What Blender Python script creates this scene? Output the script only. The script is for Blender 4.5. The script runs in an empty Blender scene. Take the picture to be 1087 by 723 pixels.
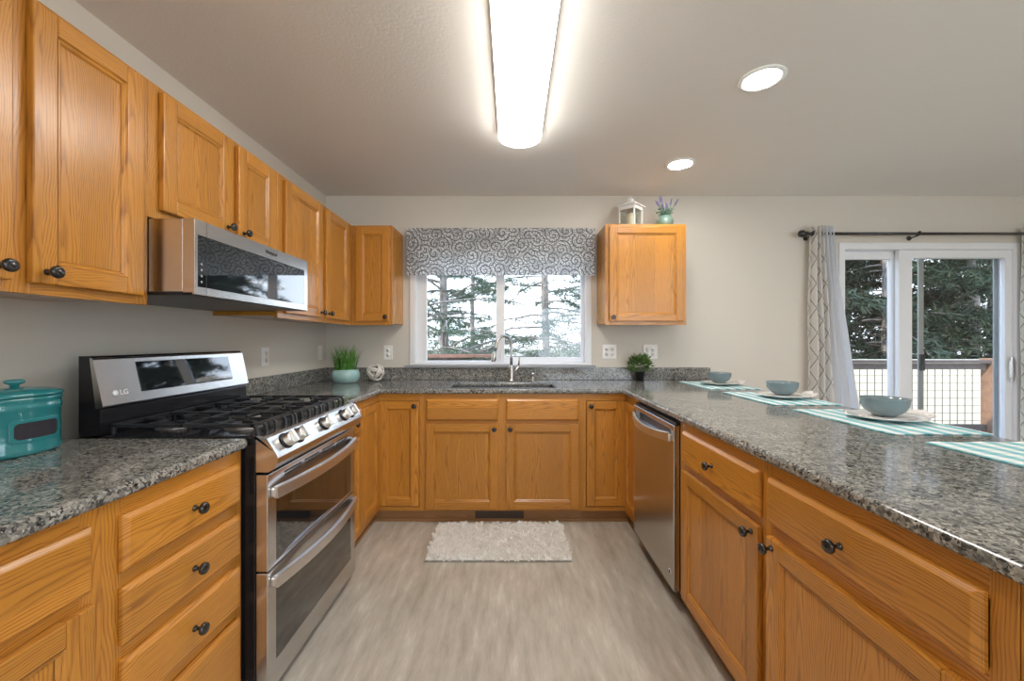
import bpy, bmesh, math, random
from mathutils import Vector, Matrix, Euler
random.seed(7)
PI = math.pi
SC = bpy.context.scene
COL = SC.collection

# ------------------------------------------------------------------ camera
cam_d = bpy.data.cameras.new('camera'); cam = bpy.data.objects.new('camera', cam_d); COL.objects.link(cam)
cam_d.sensor_width = 36; cam_d.lens = 36*430/1087; cam_d.clip_start = .02; cam_d.clip_end = 300
cam.location = (0, 0, 1.239); cam.rotation_euler = (PI/2, 0, 0)
SC.camera = cam
SC.view_settings.view_transform = 'Standard'; SC.view_settings.look = 'None'
SC.view_settings.gamma = 1; SC.view_settings.use_curve_mapping = False
SC.view_settings.exposure = 1.3
SC.cycles.use_denoising = True
SC.cycles.max_bounces = 10; SC.cycles.transparent_max_bounces = 24
SC.cycles.diffuse_bounces = 8; SC.cycles.glossy_bounces = 4
SC.cycles.caustics_reflective = False; SC.cycles.caustics_refractive = False
SC.cycles.sample_clamp_indirect = 6

# ------------------------------------------------------------------ world + sun
SKY_STRENGTH = 2.4
SUN_STRENGTH = 2.2
TUBE_EMIT = 9.0
SPOT_EMIT = 50.0
w = bpy.data.worlds.new('sky'); SC.world = w; w.use_nodes = True
nt = w.node_tree; nt.nodes.clear()
out = nt.nodes.new('ShaderNodeOutputWorld'); bg = nt.nodes.new('ShaderNodeBackground')
tc = nt.nodes.new('ShaderNodeTexCoord'); sp = nt.nodes.new('ShaderNodeSeparateXYZ')
rp = nt.nodes.new('ShaderNodeValToRGB')
nt.links.new(tc.outputs['Generated'], sp.inputs[0]); nt.links.new(sp.outputs['Z'], rp.inputs[0])
rp.color_ramp.elements[0].position = 0.0; rp.color_ramp.elements[0].color = (.80, .90, 1, 1)
rp.color_ramp.elements[1].position = .8; rp.color_ramp.elements[1].color = (.42, .64, 1, 1)
nt.links.new(rp.outputs[0], bg.inputs[0]); bg.inputs[1].default_value = SKY_STRENGTH
nt.links.new(bg.outputs[0], out.inputs[0])
sd = bpy.data.lights.new('sun', 'SUN'); sd.energy = SUN_STRENGTH; sd.angle = .01; sd.color = (1, .93, .82)
so = bpy.data.objects.new('sun', sd); COL.objects.link(so)
so.rotation_euler = Vector((.8, .34, -.45)).to_track_quat('-Z', 'Y').to_euler()

# ------------------------------------------------------------------ materials
def newmat(name):
    m = bpy.data.materials.new(name); m.use_nodes = True
    n = m.node_tree; b = n.nodes['Principled BSDF']
    return m, n, b
def simple(name, col, rough=.5, metal=0, coat=0, spec=None, emit=None, es=0, noise=0, nscale=8, bump=0, bscale=200):
    m, n, b = newmat(name)
    b.inputs['Base Color'].default_value = (*col, 1); b.inputs['Roughness'].default_value = rough
    b.inputs['Metallic'].default_value = metal; b.inputs['Coat Weight'].default_value = coat
    if spec is not None: b.inputs['Specular IOR Level'].default_value = spec
    if emit: b.inputs['Emission Color'].default_value = (*emit, 1); b.inputs['Emission Strength'].default_value = es
    if noise or bump:
        t = n.nodes.new('ShaderNodeTexCoord')
    if noise:
        z = n.nodes.new('ShaderNodeTexNoise'); z.inputs['Scale'].default_value = nscale; z.inputs['Detail'].default_value = 4
        n.links.new(t.outputs['Object'], z.inputs['Vector'])
        r = n.nodes.new('ShaderNodeValToRGB'); n.links.new(z.outputs['Fac'], r.inputs[0])
        r.color_ramp.elements[0].position = .3; r.color_ramp.elements[1].position = .7
        r.color_ramp.elements[0].color = (*[c*(1-noise) for c in col], 1); r.color_ramp.elements[1].color = (*[min(1, c*(1+noise)) for c in col], 1)
        n.links.new(r.outputs[0], b.inputs['Base Color'])
    if bump:
        z = n.nodes.new('ShaderNodeTexNoise'); z.inputs['Scale'].default_value = bscale; z.inputs['Detail'].default_value = 3
        n.links.new(t.outputs['Object'], z.inputs['Vector'])
        u = n.nodes.new('ShaderNodeBump'); u.inputs['Strength'].default_value = bump; u.inputs['Distance'].default_value = .004
        n.links.new(z.outputs['Fac'], u.inputs['Height']); n.links.new(u.outputs[0], b.inputs['Normal'])
    return m
class NG:                                              # short-hand for maths node graphs
    def __init__(s, n): s.n = n
    def m(s, op, a, b=None, c=None):
        x = s.n.nodes.new('ShaderNodeMath'); x.operation = op
        for i, v in enumerate((a, b, c)):
            if v is None: continue
            if isinstance(v, (int, float)): x.inputs[i].default_value = v
            else: s.n.links.new(v, x.inputs[i])
        return x.outputs[0]
    def comb(s, a, b, c):
        x = s.n.nodes.new('ShaderNodeCombineXYZ')
        for i, v in enumerate((a, b, c)):
            if isinstance(v, (int, float)): x.inputs[i].default_value = v
            else: s.n.links.new(v, x.inputs[i])
        return x.outputs[0]
    def noise(s, vec, scale, detail=2, out='Fac'):
        x = s.n.nodes.new('ShaderNodeTexNoise'); x.inputs['Scale'].default_value = scale; x.inputs['Detail'].default_value = detail
        s.n.links.new(vec, x.inputs['Vector']); return x.outputs[out]
    def ramp(s, fac, stops, interp='LINEAR'):
        x = s.n.nodes.new('ShaderNodeValToRGB'); s.n.links.new(fac, x.inputs[0]); cr = x.color_ramp; cr.interpolation = interp
        while len(cr.elements) < len(stops): cr.elements.new(.5)
        for e, (p, c) in zip(cr.elements, stops): e.position = p; e.color = (*c, 1) if len(c) == 3 else c
        return x.outputs[0]
    def mix(s, fac, a, b, mode='MIX'):
        x = s.n.nodes.new('ShaderNodeMix'); x.data_type = 'RGBA'; x.blend_type = mode
        for i, v in ((0, fac), (6, a), (7, b)):
            if isinstance(v, (int, float)): x.inputs[i].default_value = v
            elif isinstance(v, tuple): x.inputs[i].default_value = (*v, 1)
            else: s.n.links.new(v, x.inputs[i])
        return x.outputs[2]

def oak(name, axis, strip=.10, light=(.62, .272, .038), dark=(.235, .072, .008), rough=.30):
    m, n, b = newmat(name); g = NG(n)
    t = n.nodes.new('ShaderNodeTexCoord'); s = n.nodes.new('ShaderNodeSeparateXYZ'); n.links.new(t.outputs['Object'], s.inputs[0])
    oi = n.nodes.new('ShaderNodeObjectInfo'); rnd = oi.outputs['Random']
    X, Y, Z = s.outputs
    L, A, D = {'z': (Z, X, Y), 'x': (X, Z, Y), 'y': (Y, Z, X)}[axis]
    A = g.m('ADD', A, g.m('MULTIPLY', D, .6))
    Ar = g.m('ADD', A, g.m('MULTIPLY', rnd, 3.7))
    cell = g.m('FLOOR', g.m('DIVIDE', Ar, strip))
    wn = n.nodes.new('ShaderNodeTexWhiteNoise'); wn.noise_dimensions = '2D'
    n.links.new(g.comb(cell, rnd, 0), wn.inputs['Vector'])
    ws = n.nodes.new('ShaderNodeSeparateColor'); n.links.new(wn.outputs['Color'], ws.inputs[0])
    r1, r2, r3 = ws.outputs
    loc = g.m('SUBTRACT', g.m('SUBTRACT', Ar, g.m('MULTIPLY', cell, strip)), g.m('MULTIPLY', r1, strip*1.3))
    Lr = g.m('ADD', L, g.m('MULTIPLY', r2, 7.0))
    wob = g.noise(g.comb(g.m('MULTIPLY', Ar, 3), g.m('MULTIPLY', Lr, 2.2), r3), 1.6, 2)
    wob2 = g.noise(g.comb(g.m('MULTIPLY', Ar, 30), g.m('MULTIPLY', Lr, 6), r3), 1, 2)
    xx = g.m('ADD', loc, g.m('MULTIPLY', g.m('SUBTRACT', wob, .5), .07))
    rr = g.m('SQRT', g.m('ADD', g.m('MULTIPLY', xx, xx), .0009))
    val = g.m('ADD', g.m('ADD', rr, g.m('MULTIPLY', Lr, g.m('ADD', .012, g.m('MULTIPLY', r3, .03)))), g.m('MULTIPLY', wob2, .006))
    fr = g.m('FRACT', g.m('DIVIDE', val, .0058))
    ring = g.ramp(fr, [(0, (1, 1, 1)), (.18, (.75, .75, .75)), (.45, (.12, .12, .12)), (.85, (0, 0, 0)), (1, (.6, .6, .6))])
    streak = g.noise(g.comb(g.m('MULTIPLY', Ar, 420), g.m('MULTIPLY', Lr, 9), 0), 1, 2)
    stv = g.ramp(streak, [(.42, (0, 0, 0)), (.62, (1, 1, 1))])
    fac = g.m('MULTIPLY', ring, g.m('ADD', .35, g.m('MULTIPLY', stv, .65)))
    col = g.mix(g.m('MULTIPLY', fac, .92), light, dark)
    fine = g.noise(g.comb(g.m('MULTIPLY', Ar, 160), g.m('MULTIPLY', Lr, 5), 3), 1, 2)
    col = g.mix(g.m('MULTIPLY', g.m('SUBTRACT', 1, fine), .32), col, dark)
    tone = g.m('ADD', .86, g.m('MULTIPLY', r3, .22))
    hv = n.nodes.new('ShaderNodeHueSaturation'); n.links.new(col, hv.inputs['Color']); n.links.new(tone, hv.inputs['Value'])
    n.links.new(hv.outputs[0], b.inputs['Base Color'])
    b.inputs['Roughness'].default_value = rough; b.inputs['Coat Weight'].default_value = .25; b.inputs['Coat Roughness'].default_value = .22
    u = n.nodes.new('ShaderNodeBump'); u.inputs['Strength'].default_value = .12; u.inputs['Distance'].default_value = .001; u.invert = True
    n.links.new(fac, u.inputs['Height']); n.links.new(u.outputs[0], b.inputs['Normal'])
    return m
OAKV = oak('oak_vertical', 'z'); OAKH = oak('oak_horizontal', 'x'); OAKD = oak('oak_depth', 'y')
OAKS = oak('oak_side_veneer', 'z', rough=.14)
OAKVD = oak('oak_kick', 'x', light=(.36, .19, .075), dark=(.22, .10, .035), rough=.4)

def granite():
    m, n, b = newmat('granite'); g = NG(n)
    t = n.nodes.new('ShaderNodeTexCoord'); O = t.outputs['Object']
    wv = g.noise(O, 60, 3, 'Color')
    mx = n.nodes.new('ShaderNodeMix'); mx.data_type = 'VECTOR'; mx.inputs[0].default_value = .012
    n.links.new(O, mx.inputs[4]); n.links.new(wv, mx.inputs[5])
    def vor(scale):
        v = n.nodes.new('ShaderNodeTexVoronoi'); v.inputs['Scale'].default_value = scale; n.links.new(mx.outputs[1], v.inputs['Vector'])
        s = n.nodes.new('ShaderNodeSeparateColor'); n.links.new(v.outputs['Color'], s.inputs[0]); return s.outputs
    a = vor(210); c = vor(115)
    c1 = g.ramp(a[0], [(0, (.014, .015, .017)), (.15, (.07, .072, .072)), (.30, (.17, .17, .16)), (.48, (.27, .265, .24)), (.70, (.38, .37, .33)), (.92, (.50, .49, .45))], 'CONSTANT')
    c2 = g.ramp(c[1], [(0, (.02, .021, .023)), (.20, (.14, .14, .13)), (.48, (.28, .27, .24)), (.82, (.42, .40, .36))], 'CONSTANT')
    col = g.mix(g.ramp(c[2], [(0, (.15,)*3), (.55, (.75,)*3)], 'CONSTANT'), c1, c2)
    big = g.noise(O, 14, 3)
    col = g.mix(g.ramp(big, [(.35, (.30,)*3), (.65, (0,)*3)]), col, (.06, .062, .065))
    n.links.new(col, b.inputs['Base Color']); b.inputs['Roughness'].default_value = .09; b.inputs['Specular IOR Level'].default_value = .55
    return m
GRANITE = granite()

def floor_mat():
    m, n, b = newmat('vinyl_floor'); g = NG(n)
    t = n.nodes.new('ShaderNodeTexCoord'); s = n.nodes.new('ShaderNodeSeparateXYZ'); n.links.new(t.outputs['Object'], s.inputs[0]); X, Y, Z = s.outputs
    a = g.noise(g.comb(g.m('MULTIPLY', X, 28), g.m('MULTIPLY', Y, 5), 0), 1, 6)
    c = g.noise(g.comb(g.m('MULTIPLY', X, 7), g.m('MULTIPLY', Y, 2.2), 4), 1, 5)
    d = g.noise(g.comb(g.m('MULTIPLY', X, 170), g.m('MULTIPLY', Y, 22), 4), 1, 3)
    v = g.m('ADD', g.m('ADD', g.m('MULTIPLY', a, .5), g.m('MULTIPLY', c, .35)), g.m('MULTIPLY', d, .15))
    col = g.ramp(v, [(.30, (.31, .27, .215)), (.44, (.42, .38, .32)), (.55, (.50, .46, .395)), (.66, (.64, .60, .53))])
    n.links.new(col, b.inputs['Base Color']); b.inputs['Roughness'].default_value = .38; b.inputs['Specular IOR Level'].default_value = .35
    return m
def scroll_mat():
    m, n, b = newmat('scroll_fabric'); g = NG(n)
    uv = n.nodes.new('ShaderNodeUVMap'); uv.uv_map = 'UVMap'
    nz = g.noise(uv.outputs[0], 5, 2, 'Color')
    mx = n.nodes.new('ShaderNodeMix'); mx.data_type = 'VECTOR'; mx.inputs[0].default_value = .05
    n.links.new(uv.outputs[0], mx.inputs[4]); n.links.new(nz, mx.inputs[5])
    def spiral(scale, turns, thick, off):
        sc = n.nodes.new('ShaderNodeVectorMath'); sc.operation = 'MULTIPLY_ADD'; n.links.new(mx.outputs[1], sc.inputs[0])
        sc.inputs[1].default_value = (scale,)*3; sc.inputs[2].default_value = (off, off*.7, 0)
        v = n.nodes.new('ShaderNodeTexVoronoi'); v.voronoi_dimensions = '2D'; v.inputs['Scale'].default_value = 1; v.inputs['Randomness'].default_value = .75
        n.links.new(sc.outputs[0], v.inputs['Vector'])
        df = n.nodes.new('ShaderNodeVectorMath'); df.operation = 'SUBTRACT'; n.links.new(sc.outputs[0], df.inputs[0]); n.links.new(v.outputs['Position'], df.inputs[1])
        q = n.nodes.new('ShaderNodeSeparateXYZ'); n.links.new(df.outputs[0], q.inputs[0])
        an = g.m('DIVIDE', g.m('ARCTAN2', q.outputs[1], q.outputs[0]), 2*PI)
        r = v.outputs['Distance']
        f = g.m('FRACT', g.m('ADD', g.m('MULTIPLY', r, turns), an))
        return g.ramp(g.m('ABSOLUTE', g.m('SUBTRACT', f, .5)), [(thick, (1,)*3), (thick+.06, (0,)*3)])
    s1 = spiral(10, 3.2, .085, 0); s2 = spiral(21, 2.4, .12, 3.3)
    k = g.m('MAXIMUM', s1, g.m('MULTIPLY', s2, .8))
    big = g.ramp(g.noise(uv.outputs[0], 9, 2), [(.45, (.0,)*3), (.62, (.30,)*3)])
    k = g.m('MINIMUM', 1, g.m('MAXIMUM', k, big))
    col = g.mix(k, (.86, .87, .88), (.12, .128, .145))
    d = n.nodes.new('ShaderNodeBsdfDiffuse'); tr = n.nodes.new('ShaderNodeBsdfTranslucent'); ms = n.nodes.new('ShaderNodeMixShader'); ms.inputs[0].default_value = .5
    n.links.new(col, d.inputs[0]); n.links.new(col, tr.inputs[0]); n.links.new(d.outputs[0], ms.inputs[1]); n.links.new(tr.outputs[0], ms.inputs[2])
    n.links.new(ms.outputs[0], n.nodes['Material Output'].inputs[0])
    return m
def cloth(name, col, trans=.4, pattern=False):
    m, n, b = newmat(name); g = NG(n)
    c = None
    if pattern:
        uv = n.nodes.new('ShaderNodeUVMap'); uv.uv_map = 'UVMap'; s = n.nodes.new('ShaderNodeSeparateXYZ'); n.links.new(uv.outputs[0], s.inputs[0])
        tri = g.m('MULTIPLY', g.m('PINGPONG', g.m('DIVIDE', s.outputs[1], .10), 1), .5)
        def line(sgn):
            f = g.m('FRACT', g.m('ADD', g.m('DIVIDE', s.outputs[0], .12), g.m('MULTIPLY', tri, sgn)))
            return g.m('LESS_THAN', g.m('ABSOLUTE', g.m('SUBTRACT', f, .5)), .030)
        k = g.m('MAXIMUM', line(1), line(-1))
        c = g.mix(k, col, (.30, .285, .27))
    d = n.nodes.new('ShaderNodeBsdfDiffuse'); tr = n.nodes.new('ShaderNodeBsdfTranslucent'); ms = n.nodes.new('ShaderNodeMixShader'); ms.inputs[0].default_value = trans
    for x in (d, tr):
        if c is None: x.inputs[0].default_value = (*col, 1)
        else: n.links.new(c, x.inputs[0])
    n.links.new(d.outputs[0], ms.inputs[1]); n.links.new(tr.outputs[0], ms.inputs[2]); n.links.new(ms.outputs[0], n.nodes['Material Output'].inputs[0])
    return m
def glassmat(name, tint=(1, 1, 1), refl=1.0):
    m, n, b = newmat(name)
    tr = n.nodes.new('ShaderNodeBsdfTransparent'); tr.inputs[0].default_value = (*tint, 1)
    gl = n.nodes.new('ShaderNodeBsdfGlossy'); gl.inputs['Roughness'].default_value = .01
    fr = n.nodes.new('ShaderNodeLayerWeight'); fr.inputs[0].default_value = .5
    g = NG(n); f = g.m('MULTIPLY', g.m('ADD', .04, g.m('MULTIPLY', .96, g.m('POWER', fr.outputs['Facing'], 5))), refl)
    ms = n.nodes.new('ShaderNodeMixShader'); n.links.new(f, ms.inputs[0]); n.links.new(tr.outputs[0], ms.inputs[1]); n.links.new(gl.outputs[0], ms.inputs[2])
    n.links.new(ms.outputs[0], n.nodes['Material Output'].inputs[0])
    return m
def placemat_mat():
    m, n, b = newmat('placemat_weave'); g = NG(n)
    t = n.nodes.new('ShaderNodeTexCoord'); s = n.nodes.new('ShaderNodeSeparateXYZ'); n.links.new(t.outputs['Object'], s.inputs[0]); X, Y, Z = s.outputs
    a = g.m('LESS_THAN', g.m('FRACT', g.m('DIVIDE', X, .066)), .5)
    c = g.m('LESS_THAN', g.m('FRACT', g.m('DIVIDE', Y, .036)), .5)
    k = g.m('ADD', g.m('MULTIPLY', a, .8), g.m('MULTIPLY', c, .2))
    col = g.mix(k, (.84, .86, .84), (.17, .50, .56))
    n.links.new(col, b.inputs['Base Color']); b.inputs['Roughness'].default_value = .8
    z = n.nodes.new('ShaderNodeTexWave'); z.inputs['Scale'].default_value = 60; n.links.new(t.outputs['Object'], z.inputs[0])
    u = n.nodes.new('ShaderNodeBump'); u.inputs['Strength'].default_value = .5; u.inputs['Distance'].default_value = .002
    n.links.new(z.outputs['Fac'], u.inputs['Height']); n.links.new(u.outputs[0], b.inputs['Normal'])
    return m
def bark_mat():
    m, n, b = newmat('bark'); g = NG(n)
    t = n.nodes.new('ShaderNodeTexCoord'); s = n.nodes.new('ShaderNodeSeparateXYZ'); n.links.new(t.outputs['Object'], s.inputs[0]); X, Y, Z = s.outputs
    a = g.noise(g.comb(g.m('MULTIPLY', X, 22), g.m('MULTIPLY', Y, 22), g.m('MULTIPLY', Z, 7)), 1, 4)
    n.links.new(g.ramp(a, [(.3, (.10, .085, .075)), (.7, (.32, .28, .25))]), b.inputs['Base Color']); b.inputs['Roughness'].default_value = .9
    return m
WALLM = simple('wall_paint', (.63, .59, .52), .6, bump=.04, bscale=120)
CEILM = simple('ceiling_paint', (.80, .775, .735), .75, bump=.25, bscale=90)
FLOORM = floor_mat()
WHITE = simple('white_vinyl', (.80, .81, .83), .35)
PLATEW = simple('outlet_white', (.82, .81, .78), .35)
DARKSLOT = simple('slot_dark', (.03, .03, .03), .5)
STEEL = simple('stainless_steel', (.60, .585, .57), .24, 1)
STEEL2 = simple('brushed_nickel', (.52, .49, .46), .27, 1)
BRUSH = simple('brushed_steel_handle', (.72, .71, .69), .32, 1)
CHROME = simple('polished_steel', (.74, .73, .72), .16, 1)
SINKM = simple('sink_steel', (.42, .45, .50), .35, 1)
BLACKG = simple('black_glass', (.006, .008, .010), .03, coat=1)
BLACK = simple('black_enamel', (.012, .012, .014), .18)
IRON = simple('cast_iron', (.018, .019, .022), .38)
BLKMET = simple('black_knob_metal', (.014, .012, .011), .22, coat=.4)
GUNM = simple('dark_gunmetal', (.035, .035, .038), .35, .6)
TEAL = simple('teal_glaze', (.025, .20, .215), .12, coat=.6)
CHALK = simple('chalkboard', (.018, .015, .022), .6)
AQUA = simple('aqua_glaze', (.33, .52, .50), .12, coat=.5)
BOWLM = simple('grey_blue_glaze', (.155, .21, .23), .13, coat=.5)
PLATEM = simple('white_porcelain', (.74, .76, .74), .15, coat=.4)
NAPM = simple('napkin_cotton', (.76, .73, .71), .9)
ROPE = simple('rope_white', (.72, .68, .62), .85, bump=.8, bscale=180)
GRASSM = simple('grass_blade', (.09, .25, .035), .5, noise=.4, nscale=30)
HERBM = simple('herb_leaf', (.075, .16, .03), .45, noise=.6, nscale=60)
POTB = simple('black_pot', (.012, .012, .013), .3)
SOIL = simple('soil', (.03, .02, .013), .9)
LANW = simple('lantern_white', (.74, .75, .74), .4)
CANDLE = simple('candle_wax', (.72, .62, .46), .5)
LAVP = simple('lavender_flower', (.22, .19, .38), .7)
LAVG = simple('lavender_leaf', (.16, .30, .21), .6, noise=.3, nscale=60)
JARG = simple('green_glass_glaze', (.17, .27, .22), .08, coat=1)
RUGM = cloth('rug_pile', (.985, .98, .96), .4)
RUGB = simple('rug_backing', (.30, .28, .25), .9)
VENTM = simple('vent_brown', (.05, .035, .025), .5)
SCROLL = scroll_mat()
CURT = cloth('curtain_fabric', (.82, .81, .79), .35, True)
LINING = cloth('curtain_lining', (.82, .84, .88), .5)
GLASS = glassmat('window_glass'); LGLASS = glassmat('lantern_glass', (.93, .95, .94))
SCREEN_F = simple('screen_frame', (.33, .35, .33), .5)
MATM = placemat_mat()
BARK = bark_mat()
NEEDLE = simple('needle_green', (.045, .085, .045), .7, noise=.4, nscale=3)
NEEDLED = simple('needle_dark_green', (.018, .034, .015), .7, noise=.5, nscale=2)
BUSHM = simple('scrub_leaf', (.12, .15, .07), .8, noise=.4, nscale=2)
DECKW = simple('deck_wood', (.045, .028, .022), .7, noise=.25, nscale=12)
RAILW = simple('rail_wood', (.26, .12, .08), .6, noise=.2, nscale=12)
POSTW = simple('cedar_post', (.22, .12, .07), .7, noise=.2, nscale=12)
CREAM = simple('cream_stucco', (.46, .40, .29), .9, bump=.3, bscale=40)
GROUNDM = simple('dry_ground', (.24, .205, .14), .95, noise=.25, nscale=1.5)
WIRE = simple('rusty_wire', (.03, .022, .018), .7, 0)
DIFFUSER = simple('light_diffuser', (.9, .9, .88), .4, emit=(1, .965, .91), es=TUBE_EMIT)
BULB = simple('downlight_lens', (.9, .9, .9), .4, emit=(1, .965, .92), es=SPOT_EMIT)
TRIMW = simple('downlight_trim', (.82, .82, .80), .4)
CURB = simple('burner_alloy', (.30, .29, .28), .4, .9)

# ------------------------------------------------------------------ mesh helpers
def tag(o, label=None, cat=None, group=None, kind=None):
    if label: o['label'] = label
    if cat: o['category'] = cat
    if group: o['group'] = group
    if kind: o['kind'] = kind
    return o
def empty(name, loc=(0, 0, 0), rz=0, **k):
    o = bpy.data.objects.new(name, None); COL.objects.link(o); o.empty_display_size = .05
    o.location = loc; o.rotation_euler = (0, 0, rz); return tag(o, **k)
class MB:
    def __init__(s): s.v = []; s.f = []; s.mi = []; s.sm = []; s.uv = {}
    def add(s, vs, fs, mi=0, smooth=False):
        o = len(s.v); s.v += [tuple(p) for p in vs]
        for f in fs: s.f.append(tuple(o+i for i in f)); s.mi.append(mi); s.sm.append(smooth)
        return s
    def box(s, x0, x1, y0, y1, z0, z1, mi=0):
        vs = [(x, y, z) for z in (z0, z1) for y in (y0, y1) for x in (x0, x1)]
        return s.add(vs, [(0, 2, 3, 1), (4, 5, 7, 6), (0, 1, 5, 4), (2, 6, 7, 3), (0, 4, 6, 2), (1, 3, 7, 5)], mi)
    def frustum(s, x0, x1, z0, z1, ya, yb, ins, mi=0):             # slab in xz, from y=ya (full size) to yb (inset)
        vs = [(x0, ya, z0), (x1, ya, z0), (x1, ya, z1), (x0, ya, z1), (x0+ins, yb, z0+ins), (x1-ins, yb, z0+ins), (x1-ins, yb, z1-ins), (x0+ins, yb, z1-ins)]
        return s.add(vs, [(4, 5, 6, 7), (0, 1, 5, 4), (1, 2, 6, 5), (2, 3, 7, 6), (3, 0, 4, 7), (0, 3, 2, 1)], mi)
    def lathe(s, prof, c=(0, 0, 0), n=24, mi=0, sx=1, sy=1, axis='z', smooth=True):
        vs = []
        for r, h in prof:
            for i in range(n):
                a = 2*PI*i/n; p = (r*math.cos(a)*sx, r*math.sin(a)*sy, h)
                if axis == '-y': p = (p[0], -p[2], p[1])
                elif axis == 'x': p = (p[2], p[0], p[1])
                vs.append((p[0]+c[0], p[1]+c[1], p[2]+c[2]))
        fs = []
        for j in range(len(prof)-1):
            for i in range(n):
                k = (i+1) % n; fs.append((j*n+i, j*n+k, (j+1)*n+k, (j+1)*n+i))
        if prof[0][0] > 1e-6: fs.append(tuple(reversed(range(n))))
        if prof[-1][0] > 1e-6: fs.append(tuple((len(prof)-1)*n+i for i in range(n)))
        return s.add(vs, fs, mi, smooth)
    def tube(s, pts, r, n=8, mi=0, closed=False, smooth=True, flat=1):
        pts = [Vector(p) for p in pts]; m = len(pts); vs = []
        up = Vector((0, 0, 1)); prev = None
        for i, p in enumerate(pts):
            if closed: t = pts[(i+1) % m]-pts[i-1]
            else: t = pts[min(i+1, m-1)]-pts[max(i-1, 0)]
            t.normalize()
            if prev is None:
                a = t.cross(up)
                if a.length < .05: a = t.cross(Vector((1, 0, 0)))
            else: a = prev-t*prev.dot(t)
            a.normalize(); prev = a; b = t.cross(a)
            rr = r[i] if isinstance(r, (list, tuple)) else r
            for k in range(n):
                q = 2*PI*k/n; vs.append(p+a*(math.cos(q)*rr*flat)+b*(math.sin(q)*rr))
        fs = []
        for j in range(m if closed else m-1):
            for k in range(n):
                l = (k+1) % n; j2 = (j+1) % m; fs.append((j*n+k, j*n+l, j2*n+l, j2*n+k))
        if not closed: fs += [tuple(reversed(range(n))), tuple((m-1)*n+k for k in range(n))]
        return s.add(vs, fs, mi, smooth)
    def sweep(s, pts, hy, hz, mi=0):                               # rectangular bar, section hy (horizontal) x hz
        vs = []; m = len(pts)
        for i, p in enumerate(pts):
            p = Vector(p); t = Vector(pts[min(i+1, m-1)])-Vector(pts[max(i-1, 0)]); t.normalize()
            a = t.cross(Vector((0, 0, 1))); a.normalize(); b = a.cross(t)
            for sa, sb in ((-1, -1), (1, -1), (1, 1), (-1, 1)): vs.append(p+a*(sa*hy)+b*(sb*hz))
        fs = [(j*4+k, j*4+(k+1) % 4, j*4+4+(k+1) % 4, j*4+4+k) for j in range(m-1) for k in range(4)]
        fs += [(3, 2, 1, 0), tuple((m-1)*4+k for k in range(4))]
        return s.add(vs, fs, mi)
    def prism(s, prof, x0, x1, mi=0, smooth=False):                # (y,z) profile extruded along x
        n = len(prof); vs = [(x0, y, z) for y, z in prof]+[(x1, y, z) for y, z in prof]
        s.add(vs, [(i, (i+1) % n, n+(i+1) % n, n+i) for i in range(n)], mi, smooth)
        return s.add(vs, [tuple(reversed(range(n))), tuple(range(n, 2*n))], mi)
    def slab(s, us, vs_, inside, w0, w1, plane='xy', mi=0):        # grid slab with cells left out
        idx = {}
        def P(i, j, k):
            key = (i, j, k)
            if key not in idx:
                u, v, ww = us[i], vs_[j], (w0, w1)[k]
                p = (u, v, ww) if plane == 'xy' else (u, ww, v) if plane == 'xz' else (ww, u, v)
                idx[key] = len(s.v); s.v.append(p)
            return idx[key]
        ins = lambda i, j: 0 <= i < len(us)-1 and 0 <= j < len(vs_)-1 and inside((us[i]+us[i+1])/2, (vs_[j]+vs_[j+1])/2)
        def F(*q): s.f.append(q); s.mi.append(mi); s.sm.append(False)
        for i in range(len(us)-1):
            for j in range(len(vs_)-1):
                if not ins(i, j): continue
                F(P(i, j, 1), P(i+1, j, 1), P(i+1, j+1, 1), P(i, j+1, 1)); F(P(i, j, 0), P(i, j+1, 0), P(i+1, j+1, 0), P(i+1, j, 0))
                if not ins(i-1, j): F(P(i, j, 0), P(i, j, 1), P(i, j+1, 1), P(i, j+1, 0))
                if not ins(i+1, j): F(P(i+1, j, 0), P(i+1, j+1, 0), P(i+1, j+1, 1), P(i+1, j, 1))
                if not ins(i, j-1): F(P(i, j, 0), P(i+1, j, 0), P(i+1, j, 1), P(i, j, 1))
                if not ins(i, j+1): F(P(i, j+1, 0), P(i, j+1, 1), P(i+1, j+1, 1), P(i+1, j+1, 0))
        return s
    def build(s, name, mats, parent=None, bevel=0, seg=2, loc=None, rot=None, fix=True, sub=0, shift=None):
        me = bpy.data.meshes.new(name)
        vv = s.v if shift is None else [(a-shift[0], b-shift[1], c-shift[2]) for a, b, c in s.v]
        me.from_pydata(vv, [], s.f)
        mats = mats if isinstance(mats, (list, tuple)) else [mats]
        for m in mats: me.materials.append(m)
        me.polygons.foreach_set('material_index', s.mi); me.polygons.foreach_set('use_smooth', s.sm)
        if fix:
            bm = bmesh.new(); bm.from_mesh(me); bmesh.ops.recalc_face_normals(bm, faces=bm.faces); bm.to_mesh(me); bm.free()
        me.update()
        o = bpy.data.objects.new(name, me); COL.objects.link(o)
        if parent: o.parent = parent
        if loc: o.location = loc
        if rot: o.rotation_euler = rot
        if bevel:
            b = o.modifiers.new('bevel', 'BEVEL'); b.width = bevel; b.segments = seg; b.limit_method = 'ANGLE'; b.angle_limit = .6; b.harden_normals = False
        if sub:
            b = o.modifiers.new('sub', 'SUBSURF'); b.levels = sub; b.render_levels = sub
        return o
def struct(mb, name, mats, label=None, **k):
    o = mb.build(name, mats, **k); o['kind'] = 'structure'; 
    if label: o['label'] = label
    return o
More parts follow.
